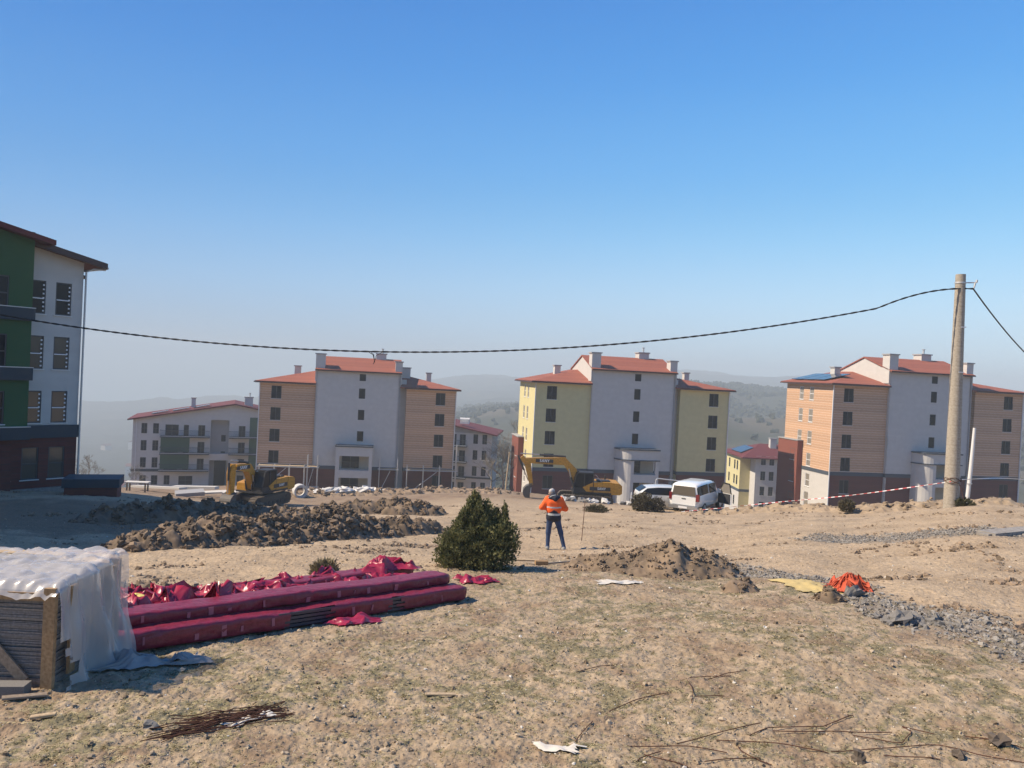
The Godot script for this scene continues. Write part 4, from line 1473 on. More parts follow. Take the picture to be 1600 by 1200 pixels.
# ---------------------------------------------------------------- pallet load
func build_pallet() -> void:
	var x0 := -5.25
	var x1 := -3.92
	var z1 := -6.76
	var z0 := -7.85
	var g := minf(ground_y(x1, z1), ground_y(x1, z0)) - .01
	var t := thing("pallet_crate", "wooden pallet crate of stacked grey boards under clear plastic", "pallet", Vector3((x0 + x1) / 2, g, (z0 + z1) / 2))
	var w := (x1 - x0) / 2
	var d := (z1 - z0) / 2
	for q in 3:
		put("skid", box_mesh(Vector3(-w, 0, -d + q * (d - .05)), Vector3(w, .09, -d + q * (d - .05) + .1)), "timber", t)
	for q in 6:
		var xx := -w + q * (2 * w - .14) / 5.0
		put("deck_board", box_mesh(Vector3(xx, .092, -d), Vector3(xx + .14, .115, d)), "timber_pale", t)
	put("front_board", box_mesh(Vector3(-w, .04, d + .002), Vector3(w - .1, .14, d + .024)), "timber", t)
	var st := Shape.new()
	var y := .118
	var r := RandomNumberGenerator.new()
	r.seed = 4
	while y < .98:
		var th := r.randf_range(.012, .026)
		var dx := r.randf_range(-.012, .012)
		var dz := r.randf_range(-.014, .008)
		st.box(Vector3(-w + .03 + dx, y, -d + .04 + dz), Vector3(w - .05 + dx, y + th - .003, d - .03 + dz))
		y += th
	var bs := put("board_stack", st.mesh(), "board_grey", t)
	stuff(bs)
	for q in [[w - .10, d - .02], [w - .10, -d - .03]]:
		put("corner_post", box_mesh(Vector3(q[0], 0, q[1]), Vector3(q[0] + .10, 1.03, q[1] + .05)), "timber", t)
	put("side_board", box_mesh(Vector3(w + .004, .2, d - .28), Vector3(w + .028, 1.0, d - .18)), "timber", t)
	put("side_board", box_mesh(Vector3(w + .004, .2, -d + .1), Vector3(w + .028, 1.0, -d + .2)), "timber", t)
	var br := Shape.new()
	br.bar(Vector3(-w + .35, .98, d + .012), Vector3(w - .25, .2, d + .012), .02, .09)
	put("brace", br.mesh(), "timber_grey", t)
	var lp := Shape.new()
	lp.bar(Vector3(-w, .95, d + .01), Vector3(w - .1, .95, d + .01), .022, .07)
	put("top_rail", lp.mesh(), "timber", t)
	# boards laid on top at the back
	put("top_plank", box_mesh(Vector3(-w - .3, 1.05, -d + .02), Vector3(w - .52, 1.075, -d + .16)), "timber_pale", t)
	put("top_plank", box_mesh(Vector3(-w - .3, 1.0, -d + .03), Vector3(w - .6, 1.048, -d + .10)), "timber_grey", t)
	# the plastic: over the top and down the right side, gathered at the rear corner
	var nu := 64
	var nv := 34
	var p := SurfaceTool.new()
	p.begin(Mesh.PRIMITIVE_TRIANGLES)
	p.set_smooth_group(0)
	for j in nv + 1:
		var v := float(j) / nv
		for i in nu + 1:
			var u := float(i) / nu
			var top := .52
			var pos := Vector3.ZERO
			var z := lerpf(d + .05, -d - .06, v)
			var fold := nz_b.get_noise_2d(v * 7.0 + 3.0, u * 1.5) * .035 + nz_b.get_noise_2d(v * 19.0, u * 3.0 + 8.0) * .014
			if u < top:
				var s := u / top
				pos = Vector3(lerpf(-w - .05, w + .02, s), 1.035 + .06 * v * s + absf(nz_b.get_noise_2d(s * 5.0, v * 6.0)) * .05 + fold * .5, z)
				if v < .06:
					pos.y -= (.06 - v) * 1.8
			else:
				var s := (u - top) / (1.0 - top)
				var drop := s * (1.06 + .06 * v)
				pos = Vector3(w + .04 + s * .05 + fold * (1.0 + s * 1.2) + .12 * s * s * v, 1.035 + .06 * v - drop + fold * .3, z + .05 * s * sin(v * 9.0) - .1 * s * (v - .5))
				pos.y = maxf(pos.y, .03 + absf(fold))
			p.add_vertex(pos)
	for j in nv:
		for i in nu:
			# the front edge is torn away low down
			if i > nu * .72 and j < 5 + int(4 * sin(i * .6)):
				continue
			var k := j * (nu + 1) + i
			for q in [k, k + 1, k + nu + 2, k, k + nu + 2, k + nu + 1]:
				p.add_index(q)
	p.generate_normals()
	put("plastic_cover", p.commit(), "clear_plastic", t)
	sheet_thing("grey_sheet", "grey plastic sheet trailing on the ground from the pallet crate", "plastic sheet", "grey_sheet", Vector2(-3.45, -7.6), .95, .34, .55, .12, 51.0, 26, 3.0)
	var blk := put("concrete_block", box_mesh(Vector3(-.19, 0, -.07), Vector3(.19, .1, .07)), "grey_stone", null, Vector3(-4.25, ground_y(-4.25, -6.6), -6.6), Vector3(0, .12, 0))
	tag(blk, "rough grey concrete block against the pallet crate's foot", "block")
	plank("grey weathered plank on the ground before the pallet crate", Vector2(-4.15, -6.42), Vector2(-3.88, -6.6), .07, .02, "timber_grey")
	plank("short broken piece of plank on bare soil below the crate", Vector2(-3.72, -6.12), Vector2(-3.55, -6.18), .05, .025, "timber_pale")

func plank(label: String, a: Vector2, b: Vector2, w: float, h: float, m: String, lift := 0.0, called := "plank", category := "plank") -> void:
	var pa := Vector3(a.x, ground_y(a.x, a.y) + h / 2 + .012 + lift, a.y)
	var pb := Vector3(b.x, ground_y(b.x, b.y) + h / 2 + .012 + lift, b.y)
	var mid := (pa + pb) / 2
	var s := Shape.new()
	var f := (pb - pa).normalized()
	var r := f.cross(Vector3.UP).normalized()
	var u := r.cross(f)
	var c := minf(w, h) * .18
	s.prism(PackedVector2Array([Vector2(-w / 2 + c, -h / 2), Vector2(w / 2 - c, -h / 2), Vector2(w / 2, -h / 2 + c), Vector2(w / 2, h / 2 - c), Vector2(w / 2 - c, h / 2), Vector2(-w / 2 + c, h / 2), Vector2(-w / 2, h / 2 - c), Vector2(-w / 2, -h / 2 + c)]), 0, (pb - pa).length(), Transform3D(Basis(r, u, f), pa - mid))
	var o := put(called, s.mesh(), m, null, mid)
	tag(o, label, category)

# ---------------------------------------------------------------- rods and small litter
func rod_mesh(pts: Array, rad: float, lift: float) -> ArrayMesh:
	var c := Curve3D.new()
	for q in pts:
		c.add_point(Vector3(q[0], 0, q[1]))
	var l := c.get_baked_length()
	var n := maxi(6, int(l / .06))
	var out := PackedVector3Array()
	for i in n + 1:
		var p := c.sample_baked(l * i / n, true)
		# lightly bowed between its points, resting on the ground
		var bow := sin(PI * i / n) * .02 * nz_b.get_noise_2d(pts[0][0] * 9.0, pts[0][1] * 9.0)
		p.x += bow * 3.0
		p.y = ground_y(p.x, p.z) + rad + lift + .006
		out.append(p)
	# a stiff rod: smooth its heights
	for _k in 6:
		for i in range(1, n):
			out[i].y = maxf((out[i - 1].y + out[i + 1].y) / 2, out[i].y)
	var s := Shape.new()
	s.tube(out, [rad], 5)
	return s.mesh()

func build_litter() -> void:
	var rods := [[[0.82, -7.96], [1.33, -8.37]], [[1.98, -7.88], [2.2, -7.91], [2.42, -7.92]], [[2.15, -7.81], [2.34, -8.0], [2.57, -8.07]], [[1.03, -6.93], [1.36, -7.2], [1.66, -7.38]], [[1.89, -7.27], [2.18, -7.31]], [[1.49, -6.23], [1.81, -6.41], [2.17, -6.58], [2.32, -6.67]], [[2.14, -6.41], [2.35, -6.55], [2.83, -6.6], [3.2, -6.84]], [[2.36, -6.49], [2.89, -6.51], [3.41, -6.56]], [[1.07, -6.15], [1.47, -6.15], [1.86, -6.09]], [[1.83, -6.3], [2.36, -6.23], [2.68, -6.11]], [[2.71, -6.14], [3.25, -6.23], [3.66, -6.34]], [[3.66, -6.34], [3.93, -6.15], [4.2, -6.04]], [[3.03, -6.46], [3.35, -6.34], [3.54, -6.53], [3.5, -6.63], [3.75, -6.52]], [[4.01, -6.51], [4.38, -6.31]], [[1.63, -5.89], [2.09, -5.98]], [[1.18, -5.99], [1.49, -5.83]], [[1.98, -6.19], [2.15, -5.89]], [[0.66, -6.18], [0.85, -6.65]], [[1.92, -7.72], [1.82, -7.13]], [[1.11, -5.87], [1.33, -6.08]], [[3.12, -6.11], [3.54, -6.05]]]
	for q in rods:
		var o := put("rusty_rod", rod_mesh(q, .0042, 0.0), "rust")
		tag(o, "hooked rusty rod bent into a loop on the bare soil" if q.size() == 5 else "thin rusty steel rod lying loose on the bare soil", "rod", "" if q.size() == 5 else "loose rusty rods")
	var t := thing("rod_bundle", "fan of thin rusty rods tied with a pale rag", "rods", Vector3(-2.3, ground_y(-2.3, -6.2), -6.2))
	var r := RandomNumberGenerator.new()
	r.seed = 12
	for k in 34:
		var a := Vector3(r.randf_range(-2.72, -2.42), 0, r.randf_range(-6.32, -5.78))
		var b := Vector3(r.randf_range(-1.98, -1.70), 0, r.randf_range(-6.74, -6.40)) + Vector3(0, 0, (a.z + 6.05) * .3)
		var s := Shape.new()
		var pts := PackedVector3Array()
		for i in 9:
			var p := a.lerp(b, i / 8.0)
			p.z += sin(i * .4 + k) * .008
			p.y = ground_y(p.x, p.z) + .012 + .05 * r.randf() * sin(PI * clampf(i / 8.0, 0, 1)) * .6
			pts.append(p - t.position)
		s.tube(pts, [.0042], 5)
		put("rod", s.mesh(), "rust", t)
	sheet_thing("rag", "pale rag twisted over the fan of rusty rods", "rag", "white_sheet", Vector2(-2.02, -6.34), .42, .13, .75, .045, 15.0, 22, 4.0)
	sheet_thing("paper_scrap", "torn pale paper scrap on bare soil near the rusty rods", "paper", "white_sheet", Vector2(.5, -6.03), .36, .11, -.2, .035, 25.0, 12, 5.0)
	plank("pale curved splinter of board alone on the bare soil", Vector2(-.66, -7.1), Vector2(-.38, -7.16), .05, .012, "timber_pale", 0.0, "board_splinter", "board")
	sheet_thing("white_sheet", "thin white sheet scrap at the foot of the brown heap", "plastic sheet", "white_sheet", Vector2(2.0, -13.0), .75, .3, .2, .04, 35.0, 16, 3.0)
	sheet_thing("straw_sheet", "flat straw coloured sacking beside the orange netting", "sacking", "straw_sheet", Vector2(5.15, -12.75), .8, 1.0, .2, .05, 45.0, 18, 1.6)
	var net := thing("orange_netting", "crumpled heap of orange plastic safety netting on grey gravel", "netting", Vector3(5.72, ground_y(5.72, -12.55), -12.55))
	var nm := crumple(.62, .6, 40, 36, .13, 62.0, func(px, pz): return .13 * exp(-14.0 * (px * px + pz * pz)), Transform3D.IDENTITY, 6.0)
	put("net_heap", nm, "orange_mesh", net)
	for k in 34:
		var s := Shape.new()
		var an := -PI * .5 + (k - 17) * .19 + r.randf_range(-.2, .2)
		var pts := PackedVector3Array()
		for i in 7:
			var q := i / 6.0
			var rad := .03 + q * (.30 + .05 * sin(k * 3.0))
			pts.append(Vector3(cos(an + q * .5) * rad * 1.1 - .05, maxf(.27 * (1.0 - q * 1.05), .02) + .03 * sin(k * 1.7 + i), -sin(an + q * .5) * rad * .8))
		s.tube(pts, [.008, .013, .008], 5)
		put("net_strand", s.mesh(), "orange_mesh", net)
	# broken grey rubble by the gravel
	var lab := ["dark broken lump of grey concrete beside the gravel strip", "second broken concrete lump with a pale top by the gravel", "small broken piece of grey concrete by the gravel", "greyish rubble piece under the orange netting"]
	var rp := [[5.3, -10.2, .13], [5.56, -10.25, .11], [5.72, -10.1, .08], [5.55, -12.1, .13]]
	for k in 4:
		var e: Array = rp[k]
		var o := put("rubble", lump(60 + k, .5, 2), "grey_stone", null, Vector3(e[0], ground_y(e[0], e[1]) + e[2] * .35, e[1]), Vector3(.3 * k, k * 1.3, .2))
		o.scale = Vector3(e[2] * 1.3, e[2] * .75, e[2])
		tag(o, lab[k], "rubble")
	for k in 12:
		var e := Vector2(5.05 + r.randf() * .95, -10.45 + r.randf() * .6)
		var z := r.randf_range(.03, .075)
		var o := put("rubble", lump(200 + k, .5, 1), "grey_stone", null, Vector3(e.x, ground_y(e.x, e.y) + z * .3, e.y), Vector3(k, k * 1.3, .2))
		o.scale = Vector3(z * 1.3, z * .8, z)
		tag(o, "small crumb of grey concrete strewn round the broken lumps", "rubble", "concrete crumbs")
	k_stones()
	var sl := thing("concrete_slab", "long flat concrete kerb lying on grey gravel beside the road", "slab", Vector3(12.9, ground_y(12.9, -19.6) + .02, -19.6), deg_to_rad(28))
	put("slab", box_mesh(Vector3(-1.0, 0, -.22), Vector3(1.4, .11, .22)), "concrete", sl)
	put("chipped_end", box_mesh(Vector3(-1.14, 0, -.15), Vector3(-1.0, .08, .13)), "concrete", sl)
	plank("long thin lath beside the juniper and the workman", Vector2(.7, -15.85), Vector2(2.3, -18.1), .05, .03, "timber_grey")
	plank("board lying between the juniper and its wooden block", Vector2(.05, -15.9), Vector2(.75, -16.0), .12, .03, "timber_pale", .06)
	plank("squared wooden block propping a board next to the juniper", Vector2(.66, -15.72), Vector2(.92, -15.78), .1, .09, "timber")
	var ss := Shape.new()
	ss.tube(PackedVector3Array([Vector3(0, -.1, 0), Vector3(.03, .6, 0), Vector3(.05, 1.25, .02)]), [.011], 5)
	var so := put("stake", ss.mesh(), "rust", null, Vector3(2.41, ground_y(2.41, -23.9), -23.9))
	tag(so, "thin upright steel stake on the dirt right of the workman", "stake")

func k_stones() -> void:
	var lab := ["dark clod at the scattered rods with a hollow side", "round dark clod among the scattered rusty rods", "dark upright clod past the looped rusty rod"]
	var st := [[2.87, -6.0, .055], [3.72, -6.1, .05], [4.2, -6.35, .06]]
	for k in 3:
		var e: Array = st[k]
		var o := put("soil_clod", lump(80 + k, .7, 1), "bark", null, Vector3(e[0], ground_y(e[0], e[1]) + e[2] * .5, e[1]))
		o.scale = Vector3(e[2], e[2] * .9, e[2])
		tag(o, lab[k], "clod")
	var o2 := put("pale_stone", lump(90, .5, 1), "grey_stone", null, Vector3(-2.74, ground_y(-2.74, -6.08) + .02, -6.08))
	o2.scale = Vector3(.06, .03, .04)
	tag(o2, "pale flat stone holding the end of the rod fan", "stone")

# ---------------------------------------------------------------- poles, cable, tape
func sag_line(a: Vector3, b: Vector3, sag: float, n: int) -> PackedVector3Array:
	var out := PackedVector3Array()
	for i in n + 1:
		var s := float(i) / n
		out.append(a.lerp(b, s) - Vector3(0, sag * 4.0 * s * (1.0 - s), 0))
	return out

func build_poles() -> void:
	var p := Vector3(17.4, ground_y(17.4, -30.0) - .3, -30.0)
	var t := thing("utility_pole", "tall tapered concrete pole carrying the black cable", "pole", p)
	var s := Shape.new()
	var ax := []
	var pts := PackedVector3Array()
	for k in 13:
		pts.append(Vector3(-.012 * k, k * .79, 0))
		ax.append(.285 - .0088 * k)
	s.tube(pts, ax, 20)
	put("shaft", s.mesh(), "pole_concrete", t)
	var top := pts[12]
	var b := Shape.new()
	b.tube(PackedVector3Array([top + Vector3(0, -.36, 0), top + Vector3(0, -.30, 0)]), [.20], 16)
	b.tube(PackedVector3Array([top + Vector3(.1, -.33, .1), top + Vector3(.55, -.30, .14)]), [.025], 6)
	b.tube(PackedVector3Array([top + Vector3(.55, -.30, .14), top + Vector3(.56, -.20, .14)]), [.04], 6)
	b.tube(PackedVector3Array([top + Vector3(.5, -.31, .14), top + Vector3(.46, -.52, .14)]), [.035], 6)
	put("bracket", b.mesh(), "galvanised", t)
	var tie := Shape.new()
	for k in 3:
		var ring := PackedVector3Array()
		for i in 15:
			var a := TAU * i / 14.0
			ring.append(Vector3(cos(a) * .30, 1.42 + .03 * k + .09 * sin(a * 2.0 + k * 2.0), sin(a) * .30))
		tie.tube(ring, [.012], 5)
	tie.tube(PackedVector3Array([Vector3(.1, 1.36, .28), Vector3(.22, 1.0, .32), Vector3(.34, .55, .34), Vector3(.40, .32, .36)]), [.014], 5)
	put("tie_wire", tie.mesh(), "rust", t)
	for q in 2:
		put("painted_mark", box_mesh(Vector3(-.16, 7.4 - q * 1.75, .236 + .016 * q), Vector3(.05, 7.44 - q * 1.75, .244 + .016 * q)), "plate_white", t)
	# thin white service pipe
	var w := thing("service_pipe", "thin white pipe standing in the ground beside the concrete pole", "pipe", Vector3(19.2, ground_y(19.2, -32.0) - .1, -32.0))
	var ws := Shape.new()
	ws.tube(PackedVector3Array([Vector3.ZERO, Vector3(.09, 1.6, 0), Vector3(.15, 3.35, 0)]), [.085, .08, .06], 10)
	put("pipe", ws.mesh(), "white_trim", w)
	var w2 := Shape.new()
	w2.tube(PackedVector3Array([Vector3(.05, 1.0, .04), Vector3(.05, 1.05, .04)]), [.10], 10)
	put("clip", w2.mesh(), "galvanised", w)
	# a second pole out of view at the left, where the cable ends
	var lp := Vector3(-22.6, ground_y(-22.6, -29.6) - .3, -29.6)
	var t2 := thing("utility_pole", "concrete pole outside the view at the cable's far left end", "pole", lp)
	var s2 := Shape.new()
	s2.tube(PackedVector3Array([Vector3.ZERO, Vector3(0, 5, 0), Vector3(0, 8.6, 0)]), [.26, .21, .18], 16)
	put("shaft", s2.mesh(), "pole_concrete", t2)
	# twisted overhead cable
	var c := thing("overhead_cable", "black twisted overhead cable hung from the concrete pole", "cable", Vector3.ZERO)
	var hang := p + top + Vector3(.44, -.55, .14)
	var line := PackedVector3Array()
	var endl := lp + Vector3(0, 8.1, .2)
	var n := 150
	for i in n + 1:
		var f := float(i) / n
		var q := hang.lerp(endl, f)
		q.y = 3.47 + .0055 * pow(q.x + 8.2, 2.0)
		if q.x > 14.0:
			q.y = lerpf(q.y, hang.y, clampf((q.x - 14.0) / (hang.x - 14.0), 0, 1))
		line.append(q)
	for k in 2:
		var tw := PackedVector3Array()
		for i in n * 4 + 1:
			var f := float(i) / 4.0
			var j := mini(int(f), n - 1)
			var q := line[j].lerp(line[j + 1], f - j)
			tw.append(q + Vector3(0, cos(f * 2.2 + k * PI), sin(f * 2.2 + k * PI)) * .016)
		var cs := Shape.new()
		cs.tube(tw, [.021], 5)
		put("strand", cs.mesh(), "cable", c)
	var far := Vector3(46.0, 4.6, -60.0)
	var c2 := Shape.new()
	c2.tube(sag_line(hang, far, 1.6, 40), [.03], 5)
	put("strand", c2.mesh(), "cable", c)
	# splice with loose tails
	var jx := -5.4
	var jp := Vector3(jx, 3.47 + .0055 * pow(jx + 8.2, 2.0), lerpf(hang.z, endl.z, (hang.x - jx) / (hang.x - endl.x)))
	var sp := Shape.new()
	sp.tube(PackedVector3Array([jp + Vector3(-.25, .02, 0), jp + Vector3(0, -.12, .02), jp + Vector3(.07, -.35, .03), jp + Vector3(.03, -.48, .03)]), [.014], 5)
	sp.tube(PackedVector3Array([jp + Vector3(.35, .0, 0), jp + Vector3(.12, -.15, .02), jp + Vector3(.1, -.33, .03)]), [.012], 5)
	sp.tube(PackedVector3Array([jp + Vector3(-.12, .0, 0), jp + Vector3(.03, -.1, .05), jp + Vector3(.09, -.42, .05)]), [.012], 5)
	put("splice_tail", sp.mesh(), "cable", c)
	# red and white barrier tape
	tape("red and white barrier tape sagging from the pole to the pickup", [p + Vector3(-.2, 1.42, .25), Vector3(15.6, -1.75, -34.6), Vector3(13.7, -2.95, -39.2), Vector3(11.7, -3.75, -41.6), Vector3(9.7, -4.2, -42.4)], .25)
	tape("white barrier tape running from the pole past the pipe", [p + Vector3(.3, 1.5, .1), Vector3(21.0, -.42, -32.4), Vector3(25.0, -.75, -35.0)], .06)
	var tp := thing("timber_post", "tall pale timber post in the gap beside the yellow block", "post", Vector3(-.15, land(-.15, -84.0) - .6, -84.0))
	var tps := Shape.new()
	tps.tube(PackedVector3Array([Vector3.ZERO, Vector3(.12, 2.5, 0), Vector3(.28, 5.0, 0)]), [.10, .09, .08], 8)
	put("post", tps.mesh(), "timber_pale", tp)

func tape(label: String, pts: Array, red_share: float) -> void:
	var c := Curve3D.new()
	for i in pts.size():
		var m: Vector3 = (pts[mini(i + 1, pts.size() - 1)] - pts[maxi(i - 1, 0)]) / 6.0
		c.add_point(pts[i], -m, m)
	var l := c.get_baked_length()
	var n := int(l / .22)
	var red := Shape.new()
	var white := Shape.new()
	for i in n:
		var a := c.sample_baked(l * i / n, true)
		var b := c.sample_baked(l * (i + 1) / n, true)
		var ta := sin(i * .35) * .6
		var tb := sin((i + 1) * .35) * .6
		var ua := Vector3(0, cos(ta), sin(ta)) * .017
		var ub := Vector3(0, cos(tb), sin(tb)) * .017
		var s := red if i % 2 == 0 and red_share > .1 else white
		s.quad(a - ua, a + ua, b + ub, b - ub)
		s.quad(b - ub + Vector3(0, 0, -.002), b + ub + Vector3(0, 0, -.002), a + ua + Vector3(0, 0, -.002), a - ua + Vector3(0, 0, -.002))
	var t := thing("barrier_tape", label, "tape", Vector3.ZERO)
	stuff(put("white_stripes", white.mesh(), "tape_white", t))
	if not red.empty:
		stuff(put("red_stripes", red.mesh(), "red_tape", t))

# ---------------------------------------------------------------- excavators (forward +x, up y, cab on the -z side)
func beam(pts: Array, widths: Array, z: float) -> ArrayMesh:
	# a box-section arm whose side outline follows pts with the given depths
	var up := PackedVector2Array()
	var dn := PackedVector2Array()
	for i in pts.size():
		var a: Vector2 = pts[maxi(i - 1, 0)]
		var b: Vector2 = pts[mini(i + 1, pts.size() - 1)]
		var n := (b - a).normalized().orthogonal()
		up.append(pts[i] + n * widths[i] / 2)
		dn.append(pts[i] - n * widths[i] / 2)
	dn.reverse()
	up.append_array(dn)
	var s := Shape.new()
	s.prism(up, -z, z)
	return s.mesh()

func ram(t: Node, a: Vector2, b: Vector2, z: float) -> void:
	var m := a.lerp(b, .58)
	var s := Shape.new()
	s.tube(PackedVector3Array([Vector3(a.x, a.y, z), Vector3(m.x, m.y, z)]), [.085], 8)
	var o := put("ram", s.mesh(), "digger_dark", t)
	var r := Shape.new()
	r.tube(PackedVector3Array([Vector3(m.x, m.y, z), Vector3(b.x, b.y, z)]), [.045], 8)
	put("ram_rod", r.mesh(), "steel", o)

func excavator(label: String, at: Vector3, turn: float, boom: Array, arm: Array, bucket: Vector2, tilt: float, swing: float) -> Node3D:
	var t := thing("excavator", label, "excavator", at, turn, "yellow excavators")
	# crawler tracks
	for sd in [-1.0, 1.0]:
		var z0: float = sd * 1.15 - .28
		var z1: float = sd * 1.15 + .28
		var out := PackedVector2Array()
		for i in 25:
			var a := -PI / 2 + TAU * i / 24.0
			var cx := 1.85 if cos(a) > 0 else -1.85
			out.append(Vector2(cx + cos(a) * .42, .42 + sin(a) * .42))
		var s := Shape.new()
		s.prism(out, z0, z1)
		var tr := put("track", s.mesh(), "track_mud", t)
		var sh := Shape.new()
		for i in 44:
			var f := i / 44.0 * (7.4 + TAU * .42)
			var p := Vector2.ZERO
			var a := 0.0
			if f < 3.7: p = Vector2(-1.85 + f, 0); a = 0
			elif f < 3.7 + PI * .42: a = (f - 3.7) / .42; p = Vector2(1.85 + sin(a) * .42, .42 - cos(a) * .42)
			elif f < 7.4 + PI * .42: a = PI; p = Vector2(1.85 - (f - 3.7 - PI * .42), .84)
			else: a = PI + (f - 7.4 - PI * .42) / .42; p = Vector2(-1.85 + sin(a) * .42, .42 - cos(a) * .42)
			sh.box(Vector3(-.06, -.035, z0 - .015), Vector3(.06, .005, z1 + .015), Transform3D(Basis(Vector3.BACK, a), Vector3(p.x, p.y, 0)))
		stuff(put("track_shoes", sh.mesh(), "track_mud", tr))
		var wl := Shape.new()
		for i in 7:
			var x := -1.5 + i * .5
			wl.tube(PackedVector3Array([Vector3(x, .28, z0 - .03), Vector3(x, .28, z1 + .03)]), [.16], 10)
		for x in [-1.85, 1.85]:
			wl.tube(PackedVector3Array([Vector3(x, .42, z0 - .035), Vector3(x, .42, z1 + .035)]), [.33], 14)
		stuff(put("rollers", wl.mesh(), "digger_dark", tr))
	put("undercarriage", box_mesh(Vector3(-1.0, .35, -.9), Vector3(1.0, .85, .9)), "digger_dark", t)
	var sr := Shape.new()
	sr.tube(PackedVector3Array([Vector3(0, .8, 0), Vector3(0, 1.02, 0)]), [.62], 16)
	put("slew_ring", sr.mesh(), "digger_dark", t)
	# the upper works turn on the ring; this pivot is one of the parts
	var u := put("upper_frame", box_mesh(Vector3(-2.6, 1.02, -1.22), Vector3(1.15, 1.16, 1.22)), "digger_dark", t)
	u.rotation.y = swing
	var hd := Shape.new()
	hd.prism(PackedVector2Array([Vector2(-2.1, 1.16), Vector2(.0, 1.16), Vector2(.35, 1.55), Vector2(-.55, 2.0), Vector2(-2.1, 2.05)]), -1.22, -.1)
	hd.prism(PackedVector2Array([Vector2(-2.1, 1.16), Vector2(1.05, 1.16), Vector2(1.05, 1.72), Vector2(-.6, 1.98), Vector2(-2.1, 2.05)]), .35, 1.22)
	hd.box(Vector3(-2.1, 1.165, -.1), Vector3(-.5, 2.02, .35))
	put("engine_housing", hd.mesh(), "digger_yellow", u)
	var cw := Shape.new()
	cw.prism(PackedVector2Array([Vector2(-2.1, 1.02), Vector2(-2.1, 2.02), Vector2(-2.75, 1.98), Vector2(-2.98, 1.8), Vector2(-3.0, 1.15), Vector2(-2.8, 1.02)]), -1.24, 1.24)
	put("counterweight", cw.mesh(), "digger_yellow", u)
	put("side_stripe", box_mesh(Vector3(-2.0, 1.32, -1.235), Vector3(-.25, 1.62, -1.222)), "digger_dark", u)
	text_plate(u, "SANY", Vector3(-1.25, 1.40, -1.238), PI, .2)
	var ex := Shape.new()
	ex.tube(PackedVector3Array([Vector3(-1.7, 2.0, .4), Vector3(-1.7, 2.45, .4)]), [.07], 8)
	ex.box(Vector3(-2.0, 2.05, -.9), Vector3(-.9, 2.14, .1))
	put("exhaust", ex.mesh(), "digger_dark", u)
	var hr := Shape.new()
	for z in [-1.15, 1.1]:
		hr.tube(PackedVector3Array([Vector3(-.55, 2.0, z), Vector3(-.55, 2.3, z), Vector3(-1.0, 2.35, z), Vector3(-1.25, 2.05, z)]), [.025], 5)
	put("handrail", hr.mesh(), "steel", u)
	# cab
	var cb := Shape.new()
	var prof := PackedVector2Array([Vector2(-.55, 1.16), Vector2(1.05, 1.16), Vector2(1.15, 1.6), Vector2(.85, 2.68), Vector2(.55, 2.76), Vector2(-.55, 2.74)])
	for q in prof.size():
		var a := prof[q]
		var b := prof[(q + 1) % prof.size()]
		for z in [-1.18, -.22]:
			cb.bar(Vector3(a.x, a.y, z), Vector3(b.x, b.y, z), .08, .08, Vector3.BACK)
	cb.box(Vector3(-.55, 2.70, -1.2), Vector3(.62, 2.80, -.2))
	cb.box(Vector3(-.55, 1.16, -1.18), Vector3(1.05, 1.5, -.22))
	cb.box(Vector3(.18, 1.5, -1.21), Vector3(.25, 2.7, -1.16))
	var cab := put("cab", cb.mesh(), "digger_dark", u)
	var gp := Shape.new()
	gp.prism(PackedVector2Array([Vector2(-.5, 1.5), Vector2(1.1, 1.5), Vector2(.82, 2.66), Vector2(-.5, 2.69)]), -1.17, -.23)
	put("cab_glass", gp.mesh(), "glass_dark", cab)
	# boom, arm, bucket
	var bo := put("boom", beam(boom, [.5, .72, .66, .42], .26), "digger_yellow", u)
	var mid: Vector2 = (boom[2] + boom[3]) / 2.0
	put("name_plate", box_mesh(Vector3(mid.x - .75, mid.y - .13, -.28), Vector3(mid.x + .75, mid.y + .15, -.262)), "digger_dark", bo)
	text_plate(bo, "SANY", Vector3(mid.x, mid.y - .09, -.283), PI, .24)
	ram(u, Vector2(1.0, 1.25), boom[1].lerp(boom[2], .5) + Vector2(0, -.2), .36)
	ram(u, Vector2(1.0, 1.25), boom[1].lerp(boom[2], .5) + Vector2(0, -.2), -.36)
	ram(u, boom[2] + Vector2(-.1, .38), arm[0] + Vector2(.12, .28), 0.0)
	put("arm", beam(arm, [.34, .56, .30], .2), "digger_yellow", u)
	ram(u, arm[0] + Vector2(.32, .1), arm[2] + Vector2(.28, .35), 0.0)
	var bk := Shape.new()
	var outl := PackedVector2Array()
	for i in 12:
		var a := PI * .62 + PI * 1.02 * i / 11.0
		outl.append(Vector2(cos(a) * .62, sin(a) * .62))
	for i in 12:
		var a := PI * 1.64 - PI * 1.02 * i / 11.0
		outl.append(Vector2(cos(a) * .56, sin(a) * .56))
	bk.prism(outl, -.5, .5)
	var side := PackedVector2Array()
	for i in 12:
		var a := PI * .62 + PI * 1.02 * i / 11.0
		side.append(Vector2(cos(a) * .6, sin(a) * .6))
	bk.prism(side, -.52, -.48)
	bk.prism(side, .48, .52)
	for i in 5:
		var z := -.42 + i * .21
		bk.box(Vector3(.1, -.66, z - .04), Vector3(.42, -.58, z + .04))
	put("bucket", bk.mesh(), "bucket_steel", u, Vector3(bucket.x, bucket.y, 0), Vector3(0, 0, tilt))
	var lk := Shape.new()
	lk.bar(Vector3(arm[2].x, arm[2].y, 0), Vector3(bucket.x, bucket.y + .35, 0), .12, .3, Vector3.BACK)
	put("bucket_link", lk.mesh(), "digger_dark", u)
	return t

